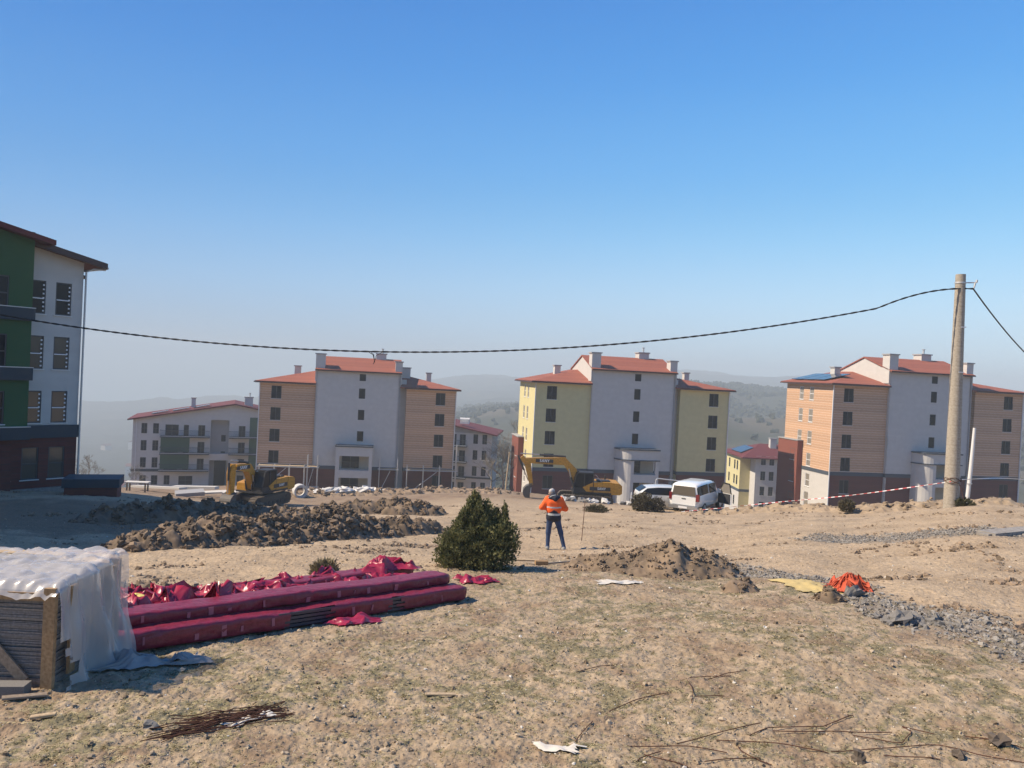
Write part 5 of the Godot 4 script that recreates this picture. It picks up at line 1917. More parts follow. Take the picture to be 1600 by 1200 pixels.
func text_plate(parent: Node, words: String, at: Vector3, turn: float, size: float) -> void:
	var f := SystemFont.new()
	f.font_names = PackedStringArray(["Droid Sans"])
	f.font_weight = 700
	var tm := TextMesh.new()
	tm.text = words
	tm.font = f
	tm.font_size = 64
	tm.pixel_size = size / 46.0
	tm.depth = .006
	put("lettering", tm, "plate_white", parent, at + Vector3(0, size * .45, 0), Vector3(0, turn, 0))

# ---------------------------------------------------------------- cars (forward +x)
# stations: [x, bottom, belt, roof, half width at belt, half width at roof]
func car_ring(q: Array) -> Array:
	var w: float = q[4]
	var r: float = q[5]
	var pts := [Vector2(q[1], 0), Vector2(q[1], w * .86), Vector2(q[1] + .1, w * .97), Vector2(lerpf(q[1], q[2], .55), w), Vector2(q[2], w * .965), Vector2(lerpf(q[2], q[3], .85), lerpf(w * .965, r, .9)), Vector2(q[3] - .015, r * .86), Vector2(q[3], r * .5), Vector2(q[3] + .01, 0)]
	return pts

func car_shell(st_: Array) -> ArrayMesh:
	var st := SurfaceTool.new()
	st.begin(Mesh.PRIMITIVE_TRIANGLES)
	st.set_smooth_group(0)
	var rings := []
	for q in st_:
		var h := car_ring(q)
		var ring := []
		for p in h: ring.append(Vector3(q[0], p.x, p.y))
		for k in range(h.size() - 2, 0, -1): ring.append(Vector3(q[0], h[k].x, -h[k].y))
		rings.append(ring)
	var m: int = rings[0].size()
	for r in rings:
		for p in r: st.add_vertex(p)
	for i in rings.size() - 1:
		for k in m:
			var a := i * m + k
			var b := i * m + (k + 1) % m
			for z in [a, b + m, b, a, a + m, b + m]: st.add_index(z)
	for e in [0, rings.size() - 1]:
		for k in range(1, m - 1):
			var o: int = e * m
			for z in ([o, o + k, o + k + 1] if e == 0 else [o, o + k + 1, o + k]): st.add_index(z)
	st.generate_normals()
	return st.commit()

# glass lying on the side between two stations, from share a to share b of belt-to-roof
func side_glass(s: Shape, p: Array, q: Array, a0: float, a1: float, b0: float, b1: float, sd: float) -> void:
	var f := func(st_: Array, t: float) -> Vector3: return Vector3(st_[0], lerpf(st_[2], st_[3], t), sd * (lerpf(st_[4] * .965, st_[5], t / .85 * .9) + .012))
	var A: Vector3 = f.call(p, a0)
	var B: Vector3 = f.call(p, a1)
	var C: Vector3 = f.call(q, b1)
	var D: Vector3 = f.call(q, b0)
	if sd > 0: s.quad(A, B, C, D)
	else: s.quad(D, C, B, A)

func wheel(t: Node, x: float, z: float, r: float) -> void:
	var s := Shape.new()
	var sd := signf(z)
	s.tube(PackedVector3Array([Vector3(0, 0, -.1), Vector3(0, 0, -.07), Vector3(0, 0, .07), Vector3(0, 0, .1)]), [r * .9, r, r, r * .9], 18)
	var w := put("wheel", s.mesh(), "black_rubber", t, Vector3(x, r, z))
	var h := Shape.new()
	h.tube(PackedVector3Array([Vector3(0, 0, sd * .06), Vector3(0, 0, sd * .108)]), [r * .62], 14)
	put("rim", h.mesh(), "steel", w)

func hatchback() -> void:
	var x := 9.9
	var z := -46.6
	var t := thing("parked_car", "silver hatchback parked behind dry shrubs next to the white pickup", "car", Vector3(x, ground_y(x, z) - .04, z), deg_to_rad(4))
	var S := [[-2.05, .45, .80, .95, .66, .55], [-1.98, .3, .92, 1.12, .82, .62], [-1.55, .24, .96, 1.40, .86, .64], [-.9, .22, .95, 1.47, .87, .66], [0.0, .22, .93, 1.48, .87, .66], [.55, .22, .92, 1.40, .87, .65], [1.15, .22, .93, 1.02, .86, .68], [1.75, .26, .84, .90, .82, .62], [2.1, .34, .66, .72, .68, .5], [2.16, .42, .55, .58, .55, .4]]
	put("body", car_shell(S), "silver_paint", t)
	for sd in [-1.0, 1.0]:
		var g := Shape.new()
		side_glass(g, S[1], S[2], .15, .5, .08, .86, sd)
		side_glass(g, S[2], S[3], .08, .86, .08, .88, sd)
		put("side_window", g.mesh(), "glass_dark", t)
		var g2 := Shape.new()
		side_glass(g2, S[3], S[4], .08, .88, .08, .88, sd)
		side_glass(g2, S[4], S[5], .08, .88, .1, .85, sd)
		put("side_window", g2.mesh(), "glass_dark", t)
		put("door_handle", box_mesh(Vector3(-.42, .86, sd * .875 - .02), Vector3(-.22, .89, sd * .875 + .02)), "silver_paint", t)
		put("mirror", box_mesh(Vector3(.72, .95, sd * .95 - .08), Vector3(.86, 1.06, sd * .95 + .08)), "silver_paint", t)
		put("tail_lamp_glass", box_mesh(Vector3(-2.03, .80, sd * .62 - .1), Vector3(-1.93, 1.0, sd * .62 + .1)), "tail_red", t)
	var ws := Shape.new()
	ws.quad(Vector3(1.12, 1.02, -.62), Vector3(1.12, 1.02, .62), Vector3(.60, 1.40, .52), Vector3(.60, 1.40, -.52))
	put("windscreen", ws.mesh(), "glass_dark", t, Vector3(.03, .03, 0))
	var rw := Shape.new()
	rw.quad(Vector3(-2.0, 1.1, .5), Vector3(-2.0, 1.1, -.5), Vector3(-1.6, 1.38, -.5), Vector3(-1.6, 1.38, .5))
	put("rear_window", rw.mesh(), "glass_dark", t, Vector3(-.02, .03, 0))
	for wx in [-1.28, 1.3]:
		for wz in [-.78, .78]: wheel(t, wx, wz, .30)

func pickup() -> void:
	var x := 11.55
	var z := -46.2
	# seen from behind, nose pointing away to the right
	var t := thing("pickup_truck", "white pickup truck with canopy and its passenger door open", "pickup", Vector3(x, ground_y(x, z) - .02, z), deg_to_rad(58))
	var S := [[-2.55, .55, 1.05, 1.74, .86, .70], [-2.45, .5, 1.08, 1.82, .89, .73], [-1.6, .45, 1.10, 1.86, .91, .74], [-.75, .42, 1.10, 1.86, .91, .74], [-.6, .40, 1.08, 1.84, .91, .73], [.3, .40, 1.06, 1.84, .91, .73], [.75, .40, 1.06, 1.76, .91, .72], [1.35, .42, 1.08, 1.14, .90, .74], [2.2, .45, 1.02, 1.08, .88, .74], [2.55, .5, .8, .85, .8, .6]]
	put("body", car_shell(S), "white_paint", t)
	for sd in [-1.0, 1.0]:
		for e in [[0, 3], [4, 5], [5, 6]]:
			var g := Shape.new()
			for q in range(e[0], e[1]):
				side_glass(g, S[q], S[q + 1], .14, .84, .14, .84, sd)
			put("side_window", g.mesh(), "glass_dark", t)
		put("tail_lamp", box_mesh(Vector3(-2.60, .88, sd * .80 - .08), Vector3(-2.40, 1.28, sd * .80 + .09)), "tail_red", t)
		put("mirror", box_mesh(Vector3(.68, 1.1, sd * 1.02 - .1), Vector3(.82, 1.32, sd * 1.02 + .1)), "white_paint", t)
	var rw := Shape.new()
	rw.quad(Vector3(-2.585, 1.15, .70), Vector3(-2.585, 1.15, -.70), Vector3(-2.565, 1.68, -.62), Vector3(-2.565, 1.68, .62))
	put("rear_window", rw.mesh(), "glass_brown_reflection", t)
	put("tailgate", box_mesh(Vector3(-2.60, .62, -.70), Vector3(-2.55, 1.08, .70)), "white_paint", t)
	put("tailgate_handle", box_mesh(Vector3(-2.62, .95, -.12), Vector3(-2.60, 1.0, .12)), "digger_dark", t)
	put("rear_bumper", box_mesh(Vector3(-2.72, .40, -.86), Vector3(-2.50, .58, .86)), "steel", t)
	put("number_plate", box_mesh(Vector3(-2.735, .44, -.26), Vector3(-2.722, .55, .26)), "plate_white", t)
	var ws := Shape.new()
	ws.quad(Vector3(1.36, 1.14, -.68), Vector3(1.36, 1.14, .68), Vector3(.80, 1.76, .6), Vector3(.80, 1.76, -.6))
	put("windscreen", ws.mesh(), "glass_dark", t, Vector3(.02, .02, 0))
	# front passenger door swung wide open, its dark lining towards the viewer
	var d := put("open_door", box_mesh(Vector3(-1.05, .48, -.03), Vector3(0, 1.12, .03)), "white_paint", t, Vector3(.95, 0, .93), Vector3(0, deg_to_rad(62), 0))
	put("door_lining", box_mesh(Vector3(-1.0, .5, -.07), Vector3(-.03, 1.1, -.032)), "digger_dark", d)
	var df := Shape.new()
	df.bar(Vector3(-1.03, 1.1, 0), Vector3(-.92, 1.72, -.05), .05, .05, Vector3.BACK)
	df.bar(Vector3(-.92, 1.72, -.05), Vector3(-.4, 1.74, -.05), .05, .05)
	df.bar(Vector3(-.4, 1.74, -.05), Vector3(-.03, 1.12, 0), .05, .05, Vector3.BACK)
	put("door_frame", df.mesh(), "digger_dark", d)
	var dg := Shape.new()
	dg.quad(Vector3(-1.0, 1.12, 0), Vector3(-.92, 1.70, -.04), Vector3(-.42, 1.71, -.04), Vector3(-.06, 1.12, 0))
	put("door_window", dg.mesh(), "glass_blind", d)
	for wx in [-1.5, 1.55]:
		for wz in [-.80, .80]: wheel(t, wx, wz, .37)

# ---------------------------------------------------------------- the workman
# one skin grown round tapered bones: [a, b, radius a, radius b, colour]
func grow(st: SurfaceTool, bones: Array, lo: Vector3, hi: Vector3, cell: float, k: float) -> void:
	var n := Vector3i(((hi - lo) / cell).ceil()) + Vector3i.ONE
	var f := PackedFloat32Array()
	f.resize(n.x * n.y * n.z)
	f.fill(1.0)
	for b in bones:
		var pa: Vector3 = b[0]
		var pb: Vector3 = b[1]
		var ra: float = b[2]
		var rb: float = b[3]
		var m := maxf(ra, rb) + k * 1.6 + cell * 2
		var c0 := Vector3i(((pa.min(pb) - Vector3.ONE * m - lo) / cell).floor()).clamp(Vector3i.ZERO, n - Vector3i.ONE)
		var c1 := Vector3i(((pa.max(pb) + Vector3.ONE * m - lo) / cell).ceil()).clamp(Vector3i.ZERO, n - Vector3i.ONE)
		var ab := pb - pa
		var l2 := maxf(ab.length_squared(), 1e-8)
		for z in range(c0.z, c1.z + 1):
			for y in range(c0.y, c1.y + 1):
				for x in range(c0.x, c1.x + 1):
					var p := lo + Vector3(x, y, z) * cell
					var t := clampf((p - pa).dot(ab) / l2, 0, 1)
					var d := p.distance_to(pa + ab * t) - lerpf(ra, rb, t)
					var i := x + n.x * (y + n.y * z)
					var h := maxf(k - absf(f[i] - d), 0.0) / k
					f[i] = minf(f[i], d) - h * h * k * .25
	var id := {}
	var verts := PackedVector3Array()
	var quads := PackedInt32Array()
	var corner := [Vector3i(0, 0, 0), Vector3i(1, 0, 0), Vector3i(0, 1, 0), Vector3i(1, 1, 0), Vector3i(0, 0, 1), Vector3i(1, 0, 1), Vector3i(0, 1, 1), Vector3i(1, 1, 1)]
	var edges := [[0, 1], [2, 3], [4, 5], [6, 7], [0, 2], [1, 3], [4, 6], [5, 7], [0, 4], [1, 5], [2, 6], [3, 7]]
	for z in n.z - 1:
		for y in n.y - 1:
			for x in n.x - 1:
				var base := x + n.x * (y + n.y * z)
				var mask := 0
				var v := PackedFloat32Array()
				v.resize(8)
				for q in 8:
					var c: Vector3i = corner[q]
					v[q] = f[base + c.x + n.x * (c.y + n.y * c.z)]
					if v[q] < 0: mask |= 1 << q
				if mask == 0 or mask == 255: continue
				var s := Vector3.ZERO
				var cnt := 0
				for e in edges:
					if ((mask >> e[0]) & 1) != ((mask >> e[1]) & 1):
						var t := v[e[0]] / (v[e[0]] - v[e[1]])
						s += Vector3(corner[e[0]]).lerp(Vector3(corner[e[1]]), t)
						cnt += 1
				id[base] = verts.size()
				verts.append(lo + (Vector3(x, y, z) + s / cnt) * cell)
	var sx := 1
	var sy := n.x
	var sz := n.x * n.y
	for z in range(1, n.z - 1):
		for y in range(1, n.y - 1):
			for x in range(1, n.x - 1):
				var b := x + sy * y + sz * z
				var inside := f[b] < 0
				for ax in 3:
					var st1: int = [sx, sy, sz][ax]
					if (f[b + st1] < 0) == inside: continue
					var u: int = [sy, sz, sx][ax]
					var w: int = [sz, sx, sy][ax]
					var q := [b, b - u, b - u - w, b - w]
					if not (id.has(q[0]) and id.has(q[1]) and id.has(q[2]) and id.has(q[3])): continue
					if inside: q.reverse()
					for e in [0, 1, 2, 0, 2, 3]:
						quads.append(id[q[e]])
	var col := PackedColorArray()
	for p in verts:
		var best := 1e9
		var c := Color.WHITE
		for b in bones:
			var ab: Vector3 = b[1] - b[0]
			var t := clampf((p - b[0]).dot(ab) / maxf(ab.length_squared(), 1e-8), 0, 1)
			var d: float = p.distance_to(b[0] + ab * t) - lerpf(b[2], b[3], t)
			if d < best:
				best = d
				c = b[4]
		col.append(c)
	for i in quads:
		st.set_smooth_group(0)
		st.set_color(col[i])
		st.add_vertex(verts[i])

func workman() -> void:
	var px := 1.36
	var pz := -21.7
	var t := thing("person", "person in orange jacket and dark jeans standing on the dirt, head bent", "person", Vector3(px, ground_y(px, pz), pz))
	var OR := Color(.82, .115, .012)
	var NV := Color(.014, .017, .035)
	var JE := Color(.022, .045, .11)
	var SK := Color(.45, .27, .20)
	var SH := Color(.30, .30, .29)
	var HR := Color(.16, .135, .12)
	var V := func(x, y, z): return Vector3(x, y, z)
	var st := SurfaceTool.new()
	st.begin(Mesh.PRIMITIVE_TRIANGLES)
	var body := [
		[Vector3(-.02, .98, .0), Vector3(.0, 1.08, .0), .155, .165, NV],
		[Vector3(-.07, .93, 0), Vector3(.09, .93, 0), .135, .135, NV],
		[Vector3(-.07, 1.16, .0), Vector3(.07, 1.16, .0), .155, .155, OR],
		[Vector3(-.09, 1.32, -.01), Vector3(.09, 1.32, -.01), .15, .15, OR],
		[Vector3(-.16, 1.43, -.02), Vector3(.16, 1.43, -.02), .085, .085, OR],
		[Vector3(-.19, 1.42, -.02), Vector3(-.34, 1.19, .03), .085, .07, OR],
		[Vector3(-.34, 1.19, .03), Vector3(-.17, 1.10, -.26), .072, .05, OR],
		[Vector3(.19, 1.42, -.02), Vector3(.33, 1.18, .03), .085, .07, OR],
		[Vector3(.33, 1.18, .03), Vector3(.15, 1.12, -.26), .072, .05, OR],
		[Vector3(-.03, 1.46, -.04), Vector3(-.05, 1.54, -.10), .075, .065, NV],
		[Vector3(-.09, .90, 0), Vector3(-.12, .48, -.02), .098, .068, JE],
		[Vector3(-.12, .48, -.02), Vector3(-.125, .10, .02), .066, .055, JE],
		[Vector3(.10, .90, 0), Vector3(.23, .49, -.02), .098, .068, JE],
		[Vector3(.23, .49, -.02), Vector3(.335, .10, .03), .066, .055, JE],
		[Vector3(-.125, .05, .06), Vector3(-.14, .045, -.14), .052, .045, SH],
		[Vector3(.335, .05, .07), Vector3(.37, .045, -.13), .052, .045, SH]]
	grow(st, body, Vector3(-.52, -.04, -.42), Vector3(.52, 1.66, .26), .022, .05)
	var head := [
		[Vector3(-.06, 1.575, -.13), Vector3(-.065, 1.60, -.15), .088, .082, HR],
		[Vector3(-.06, 1.55, -.185), Vector3(-.065, 1.515, -.215), .066, .05, SK],
		[Vector3(-.062, 1.548, -.25), Vector3(-.062, 1.53, -.265), .014, .017, SK],
		[Vector3(-.148, 1.565, -.15), Vector3(-.150, 1.55, -.145), .018, .014, SK],
		[Vector3(.026, 1.565, -.15), Vector3(.028, 1.55, -.145), .018, .014, SK],
		[Vector3(-.09, 1.575, -.243), Vector3(-.091, 1.574, -.245), .011, .011, HR],
		[Vector3(-.035, 1.575, -.243), Vector3(-.036, 1.574, -.245), .011, .011, HR],
		[Vector3(-.075, 1.502, -.253), Vector3(-.050, 1.502, -.253), .007, .007, Color(.32, .12, .10)],
		[Vector3(-.045, 1.50, -.08), Vector3(-.055, 1.55, -.12), .062, .06, SK]]
	grow(st, head, Vector3(-.20, 1.42, -.31), Vector3(.08, 1.71, -.0), .009, .02)
	for sd in [-1.0, 1.0]:
		var o := Vector3(-.16 if sd < 0 else .14, 1.10 if sd < 0 else 1.12, -.28)
		var inw: float = -sd
		var hand := [[o + Vector3(0, 0, .03), o + Vector3(inw * .03, .005, -.04), .032, .034, SK]]
		for q in 4:
			var y0 := .028 - q * .019
			var le: float = [.036, .040, .037, .030][q]
			var a := o + Vector3(inw * .035, y0, -.055)
			var b := a + Vector3(inw * .012, 0, -le)
			var c := b + Vector3(inw * .026, -.004, -le * .45)
			hand.append([a, b, .0095, .009, SK])
			hand.append([b, c, .009, .0078, SK])
		hand.append([o + Vector3(inw * .03, .035, -.02), o + Vector3(inw * .055, .05, -.05), .011, .010, SK])
		hand.append([o + Vector3(inw * .055, .05, -.05), o + Vector3(inw * .07, .047, -.078), .010, .008, SK])
		grow(st, hand, o + Vector3(-.12, -.08, -.16), o + Vector3(.12, .10, .08), .006, .01)
	st.generate_normals()
	var bm := StandardMaterial3D.new()
	bm.vertex_color_use_as_albedo = true
	bm.roughness = .8
	put("body", st.commit(), bm, t)
	# grey reflective bands round waist and chest
	for e in [[1.02, .198, .178, .03], [1.215, .232, .166, .022]]:
		var s := Shape.new()
		var ring := []
		for i in 25:
			var a := TAU * i / 24.0
			ring.append(Vector3(cos(a) * e[1], e[0], sin(a) * e[2]))
		for i in 24:
			var h := Vector3(0, e[3], 0)
			s.quad(ring[i + 1] - h, ring[i + 1] + h, ring[i] + h, ring[i] - h)
		put("reflective_band", s.mesh(), "reflective", t)
	# dark hood lying on the back, with a pale edge
	var hs := SurfaceTool.new()
	hs.begin(Mesh.PRIMITIVE_TRIANGLES)
	grow(hs, [[Vector3(-.12, 1.475, .04), Vector3(.03, 1.475, .07), .06, .07, NV], [Vector3(.03, 1.475, .07), Vector3(.12, 1.49, .02), .07, .055, NV], [Vector3(-.03, 1.53, -.01), Vector3(.02, 1.44, .09), .085, .06, NV]], Vector3(-.24, 1.34, -.14), Vector3(.24, 1.68, .2), .012, .03)
	hs.generate_normals()
	put("hood", hs.commit(), bm, t)
	var eg := Shape.new()
	eg.tube(PackedVector3Array([Vector3(-.17, 1.47, .07), Vector3(-.08, 1.535, .10), Vector3(.03, 1.565, .09)]), [.012], 6)
	put("hood_edge", eg.mesh(), "reflective", t)
	# pale cap
	var cp := SurfaceTool.new()
	cp.begin(Mesh.PRIMITIVE_TRIANGLES)
	grow(cp, [[Vector3(-.085, 1.632, -.13), Vector3(-.06, 1.642, -.15), .072, .07, Color(.46, .43, .40)]], Vector3(-.2, 1.52, -.28), Vector3(.06, 1.76, -.02), .012, .02)
	cp.generate_normals()
	put("cap", cp.commit(), bm, t)

# ---------------------------------------------------------------- juniper and shrubs
func spray_bush(called: String, label: String, category: String, at: Vector3, lobes: Array, sprays: int, leaf: float, ca: Color, cb: Color, group := "") -> void:
	var t := thing(called, label, category, at, 0, group)
	var r := RandomNumberGenerator.new()
	r.seed = sprays + int(at.x * 10)
	var tk := Shape.new()
	var st := SurfaceTool.new()
	st.begin(Mesh.PRIMITIVE_TRIANGLES)
	var total := 0.0
	for l in lobes: total += l[1].x * l[1].y
	for l in lobes:
		var c: Vector3 = l[0]
		var e: Vector3 = l[1]
		var cone: float = l[2]
		for b in 9:
			var an := r.randf() * TAU
			var tip := c + Vector3(cos(an) * e.x * .7, r.randf_range(-.4, .7) * e.y, sin(an) * e.z * .7)
			tk.tube(PackedVector3Array([Vector3(c.x * .3, .02, c.z * .3), Vector3(c.x * .7, c.y * .5, c.z * .7).lerp(tip, .3), tip]), [.02, .013, .006], 4, false)
		var n := int(sprays * e.x * e.y / total)
		for i in n:
			var h := r.randf_range(-1, 1)
			var an := r.randf() * TAU
			var rad := sqrt(maxf(0.0, 1.0 - h * h))
			if cone > 0: rad = lerpf(rad, pow((1.0 - h) / 2.0, .75), cone)
			var depth := 1.0 - .55 * pow(r.randf(), 1.6)
			var nn := nz_b.get_noise_3d(cos(an) * rad * 2.2 + c.x * 9.0, h * 2.6 + at.x, sin(an) * rad * 2.2)
			var s := depth * (1.0 + .24 * nn)
			if nn < -.45 and r.randf() < .6: continue
			var dir := Vector3(cos(an) * rad * e.x, h * e.y, sin(an) * rad * e.z)
			var p := c + dir * s
			if p.y < .01: p.y = r.randf() * .08
			var out := (dir.normalized() * .7 + Vector3(0, .75, 0) + Vector3(r.randf_range(-1, 1), r.randf_range(-.6, 1), r.randf_range(-1, 1)) * .7).normalized()
			var tone := clampf(.5 + nn * .8 + r.randf_range(-.35, .35), 0, 1)
			var col := ca.lerp(cb, tone) * r.randf_range(.75, 1.2)
			for q in 4:
				var d := (out + Vector3(r.randf_range(-1, 1), r.randf_range(-.5, .8), r.randf_range(-1, 1)) * .55).normalized()
				var sd := d.cross(Vector3(r.randf_range(-1, 1), r.randf_range(-1, 1), r.randf_range(-1, 1))).normalized() * leaf * .17
				var L := leaf * r.randf_range(.6, 1.5)
				var nrm := sd.cross(d).normalized()
				st.set_color(col)
				st.set_normal(nrm)
				st.add_vertex(p - sd)
				st.add_vertex(p + d * L)
				st.add_vertex(p + sd)
				st.add_vertex(p + d * L * .3 - sd * 1.5)
				st.add_vertex(p + d * L * .75)
				st.add_vertex(p + d * L * .25 + sd * 1.5)
	put("trunk", tk.mesh(), "bark", t)
	put("crown", st.commit(), "leaf", t)

func build_plants() -> void:
	spray_bush("juniper_bush", "green cone shaped juniper bush at the end of the red bundles", "bush", Vector3(-.46, ground_y(-.46, -14.75) - .02, -14.75), [[Vector3(-.06, .42, 0), Vector3(.80, .52, .75), .15], [Vector3(-.10, .76, 0), Vector3(.55, .62, .5), .6], [Vector3(.32, .6, .05), Vector3(.44, .42, .5), .2], [Vector3(-.40, .35, .1), Vector3(.42, .42, .5), .3], [Vector3(.44, 1.02, 0), Vector3(.09, .26, .1), .5], [Vector3(.28, .98, 0), Vector3(.12, .2, .12), .3], [Vector3(-.14, 1.2, 0), Vector3(.15, .28, .14), .5], [Vector3(-.32, .9, .1), Vector3(.14, .26, .12), .5]], 19000, .05, Color(.07, .085, .035), Color(.28, .27, .11))
	var sa := Color(.075, .065, .035)
	var sb := Color(.20, .165, .09)
	spray_bush("dry_shrub", "larger dry olive shrub in front of the silver hatchback's tail", "shrub", Vector3(7.75, ground_y(7.75, -43.6), -43.6), [[Vector3(0, .45, 0), Vector3(.62, .55, .5), .0]], 1700, .10, sa, sb, "dry shrubs")
	spray_bush("dry_shrub", "dark round dry shrub tucked against the silver hatchback's rear wheel", "shrub", Vector3(8.55, ground_y(8.55, -43.4), -43.4), [[Vector3(0, .35, 0), Vector3(.42, .42, .4), .0]], 900, .09, Color(.05, .042, .03), Color(.12, .10, .06), "dry shrubs")
	spray_bush("dry_shrub", "low flattened dry shrub on the track right of the workman", "shrub", Vector3(4.9, ground_y(4.9, -41.5), -41.5), [[Vector3(0, .16, 0), Vector3(.62, .24, .4), .0]], 900, .09, sa, sb, "dry shrubs")
	spray_bush("dry_shrub", "round dry shrub on the crest before the sunlit end wall", "shrub", Vector3(15.55, ground_y(15.55, -35.0) + .1, -35.0), [[Vector3(0, .25, 0), Vector3(.34, .32, .3), .0]], 800, .08, sa, sb, "dry shrubs")
	spray_bush("weed_clump", "green weeds growing at the foot of the concrete pole", "weeds", Vector3(17.75, ground_y(17.75, -29.75), -29.75), [[Vector3(0, .12, 0), Vector3(.38, .2, .25), .0]], 500, .09, Color(.05, .06, .025), Color(.14, .13, .06))
	spray_bush("grass_tuft", "dry grass tuft behind the red bundles' crumpled film", "grass", Vector3(-2.95, ground_y(-2.95, -12.7), -12.7), [[Vector3(0, .12, 0), Vector3(.22, .18, .16), .2]], 500, .10, Color(.24, .20, .11), Color(.46, .38, .23))

# ---------------------------------------------------------------- scaffold and site clutter
func scaffold(label: String, x0: float, x1: float, n: int, h: float, tall: Array) -> void:
	var a := deg_to_rad(10)
	var base := Vector3(-20.7, -14.26, -104.3)
	var t := thing("scaffold", label, "scaffold", base, a, "scaffold on the orange block")
	for i in n:
		var x := lerpf(x0, x1, float(i) / (n - 1))
		for z in [.95, 2.0]:
			var s := Shape.new()
			var hh: float = h + (3.0 if tall.has(i) else 0.0)
			s.tube(PackedVector3Array([Vector3(x, -2.5, z), Vector3(x, hh, z)]), [.055], 6)
			put("upright", s.mesh(), "galvanised", t)
	for y in [.9, 3.55]:
		for z in [.95, 2.0]:
			var s := Shape.new()
			s.tube(PackedVector3Array([Vector3(x0 - .2, y, z + .06), Vector3(x1 + .2, y, z + .06)]), [.05], 6)
			put("ledger", s.mesh(), "galvanised", t)
	put("platform", box_mesh(Vector3(x0, 3.62, 1.0), Vector3(x1, 3.67, 1.95)), "timber_pale", t)
	var b := Shape.new()
	b.tube(PackedVector3Array([Vector3(x0, .2, 2.1), Vector3(lerpf(x0, x1, .6), 3.4, 2.1)]), [.045], 6)
	put("brace", b.mesh(), "galvanised", t)

func build_clutter() -> void:
	scaffold("galvanised scaffold frame before the orange block's sunward wing", -12.4, -6.6, 4, 3.8, [])
	scaffold("galvanised scaffold frame before the orange block's other wing", 6.9, 13.5, 4, 4.2, [3])
	scaffold("narrow scaffold tower between orange wing and white stair tower", -6.2, -4.9, 2, 5.2, [])
	scaffold("narrow scaffold tower right beside the entrance portal", 3.2, 5.6, 2, 5.0, [])
	# pale bags and sheets heaped along the crest
	for k in 13:
		var f := k / 12.0
		var x := lerpf(-18.5, -11.6, f) + rng.randf_range(-.3, .3)
		var z := lerpf(-72.6, -74.6, f) + rng.randf_range(-.6, .8)
		var s := rng.randf_range(.35, .7)
		var y := ground_y(x, z) + .42 + .2 * sin(PI * f)
		var o := put("white_bag", lump(100 + k, .5, 1), "white_bag", null, Vector3(x, y, z), Vector3(0, rng.randf() * 3, rng.randf_range(-.2, .2)))
		o.scale = Vector3(s * 1.2, s * .5, s * .8)
		tag(o, "crumpled white bag on the rubbly bank before the orange block", "bag", "white bags on the bank")
	var rg := thing("concrete_ring", "pale concrete pipe ring on the bank before the orange block", "pipe ring", Vector3(-18.9, ground_y(-18.9, -70.2) + .6, -70.2), .5)
	var rs := Shape.new()
	var outl := PackedVector2Array()
	for i in 21: outl.append(Vector2(cos(TAU * i / 20.0), sin(TAU * i / 20.0)) * .62)
	for i in 21: outl.append(Vector2(cos(-TAU * i / 20.0), sin(-TAU * i / 20.0)) * .47)
	rs.prism(outl, -.45, .45)
	put("ring", rs.mesh(), "white_plaster", rg)
	# pale broken stones below the large excavator
	for k in 22:
		var x := rng.randf_range(4.0, 10.2)
		var z := rng.randf_range(-61.5, -58.0)
		var s := rng.randf_range(.16, .42)
		var o := put("pale_rock", lump(130 + k % 6, .6, 1), "white_plaster" if k % 3 else "grey_stone", null, Vector3(x, ground_y(x, z) + s * .3, z), Vector3(rng.randf(), rng.randf() * 6, 0))
		o.scale = Vector3(s * 1.3, s * .75, s)
		tag(o, "pale broken rock in the row below the large excavator", "rock", "pale rocks below the excavator")
	# work trestle, panels and crates by the small excavator
	var tb := thing("work_trestle", "site trestle with a pale board top before the white balconied block", "trestle", Vector3(-29.6, ground_y(-29.6, -61.5), -61.5), .1)
	put("board_top", box_mesh(Vector3(-.9, .72, -.4), Vector3(.9, .8, .4)), "white_sheet", tb)
	for x in [-.7, .7]:
		for z in [-.3, .3]:
			put("leg", box_mesh(Vector3(x - .05, 0, z - .05), Vector3(x + .05, .72, z + .05)), "timber_grey", tb)
	var cl := ["long white panel lying flat behind the site trestle", "second white panel propped behind the site trestle", "white wrapped panel stack next to the small excavator", "pale board lying on the bank near the small excavator", "grey panel stack by the dirt track below the trestle"]
	var cp := [[-30.2, -66.5, 2.6, .18, .5, .35], [-27.2, -67.0, 2.0, .25, .4, .55], [-22.4, -63.6, 1.0, .45, .5, .35], [-24.6, -64.5, 1.4, .12, .35, .5], [-26.0, -63.0, 1.1, .3, .5, .2]]
	for k in 5:
		var e: Array = cp[k]
		var o := put("site_panel", box_mesh(Vector3(-e[2], 0, -e[4]), Vector3(e[2], e[3], e[4])), "grey_plaster" if k == 4 else "white_sheet", null, Vector3(e[0], ground_y(e[0], e[1]) + e[5], e[1]), Vector3(.06 * k - .1, .2 * k - .3, .05))
		tag(o, cl[k], "panel")
	# small iron trestle left beside the pickup
	var ir := thing("tube_frame", "bent steel tube frame on the slope behind the silver hatchback", "frame", Vector3(9.6, ground_y(9.6, -49.5), -49.5))
	var s := Shape.new()
	s.tube(PackedVector3Array([Vector3(-.1, 0, 0), Vector3(0, 1.75, 0), Vector3(.1, 1.85, 0), Vector3(1.7, 1.75, 0)]), [.04], 6)
	put("tube", s.mesh(), "galvanised", ir)
	var hy := thing("marker_post", "short white marker post among the rocks below the large excavator", "post", Vector3(9.35, ground_y(9.35, -57.5), -57.5))
	var hs := Shape.new()
	hs.tube(PackedVector3Array([Vector3.ZERO, Vector3(.02, 1.0, 0)]), [.05], 6)
	hs.tube(PackedVector3Array([Vector3(.25, 0, 0), Vector3(.28, .8, 0)]), [.05], 6)
	put("post", hs.mesh(), "white_trim", hy)

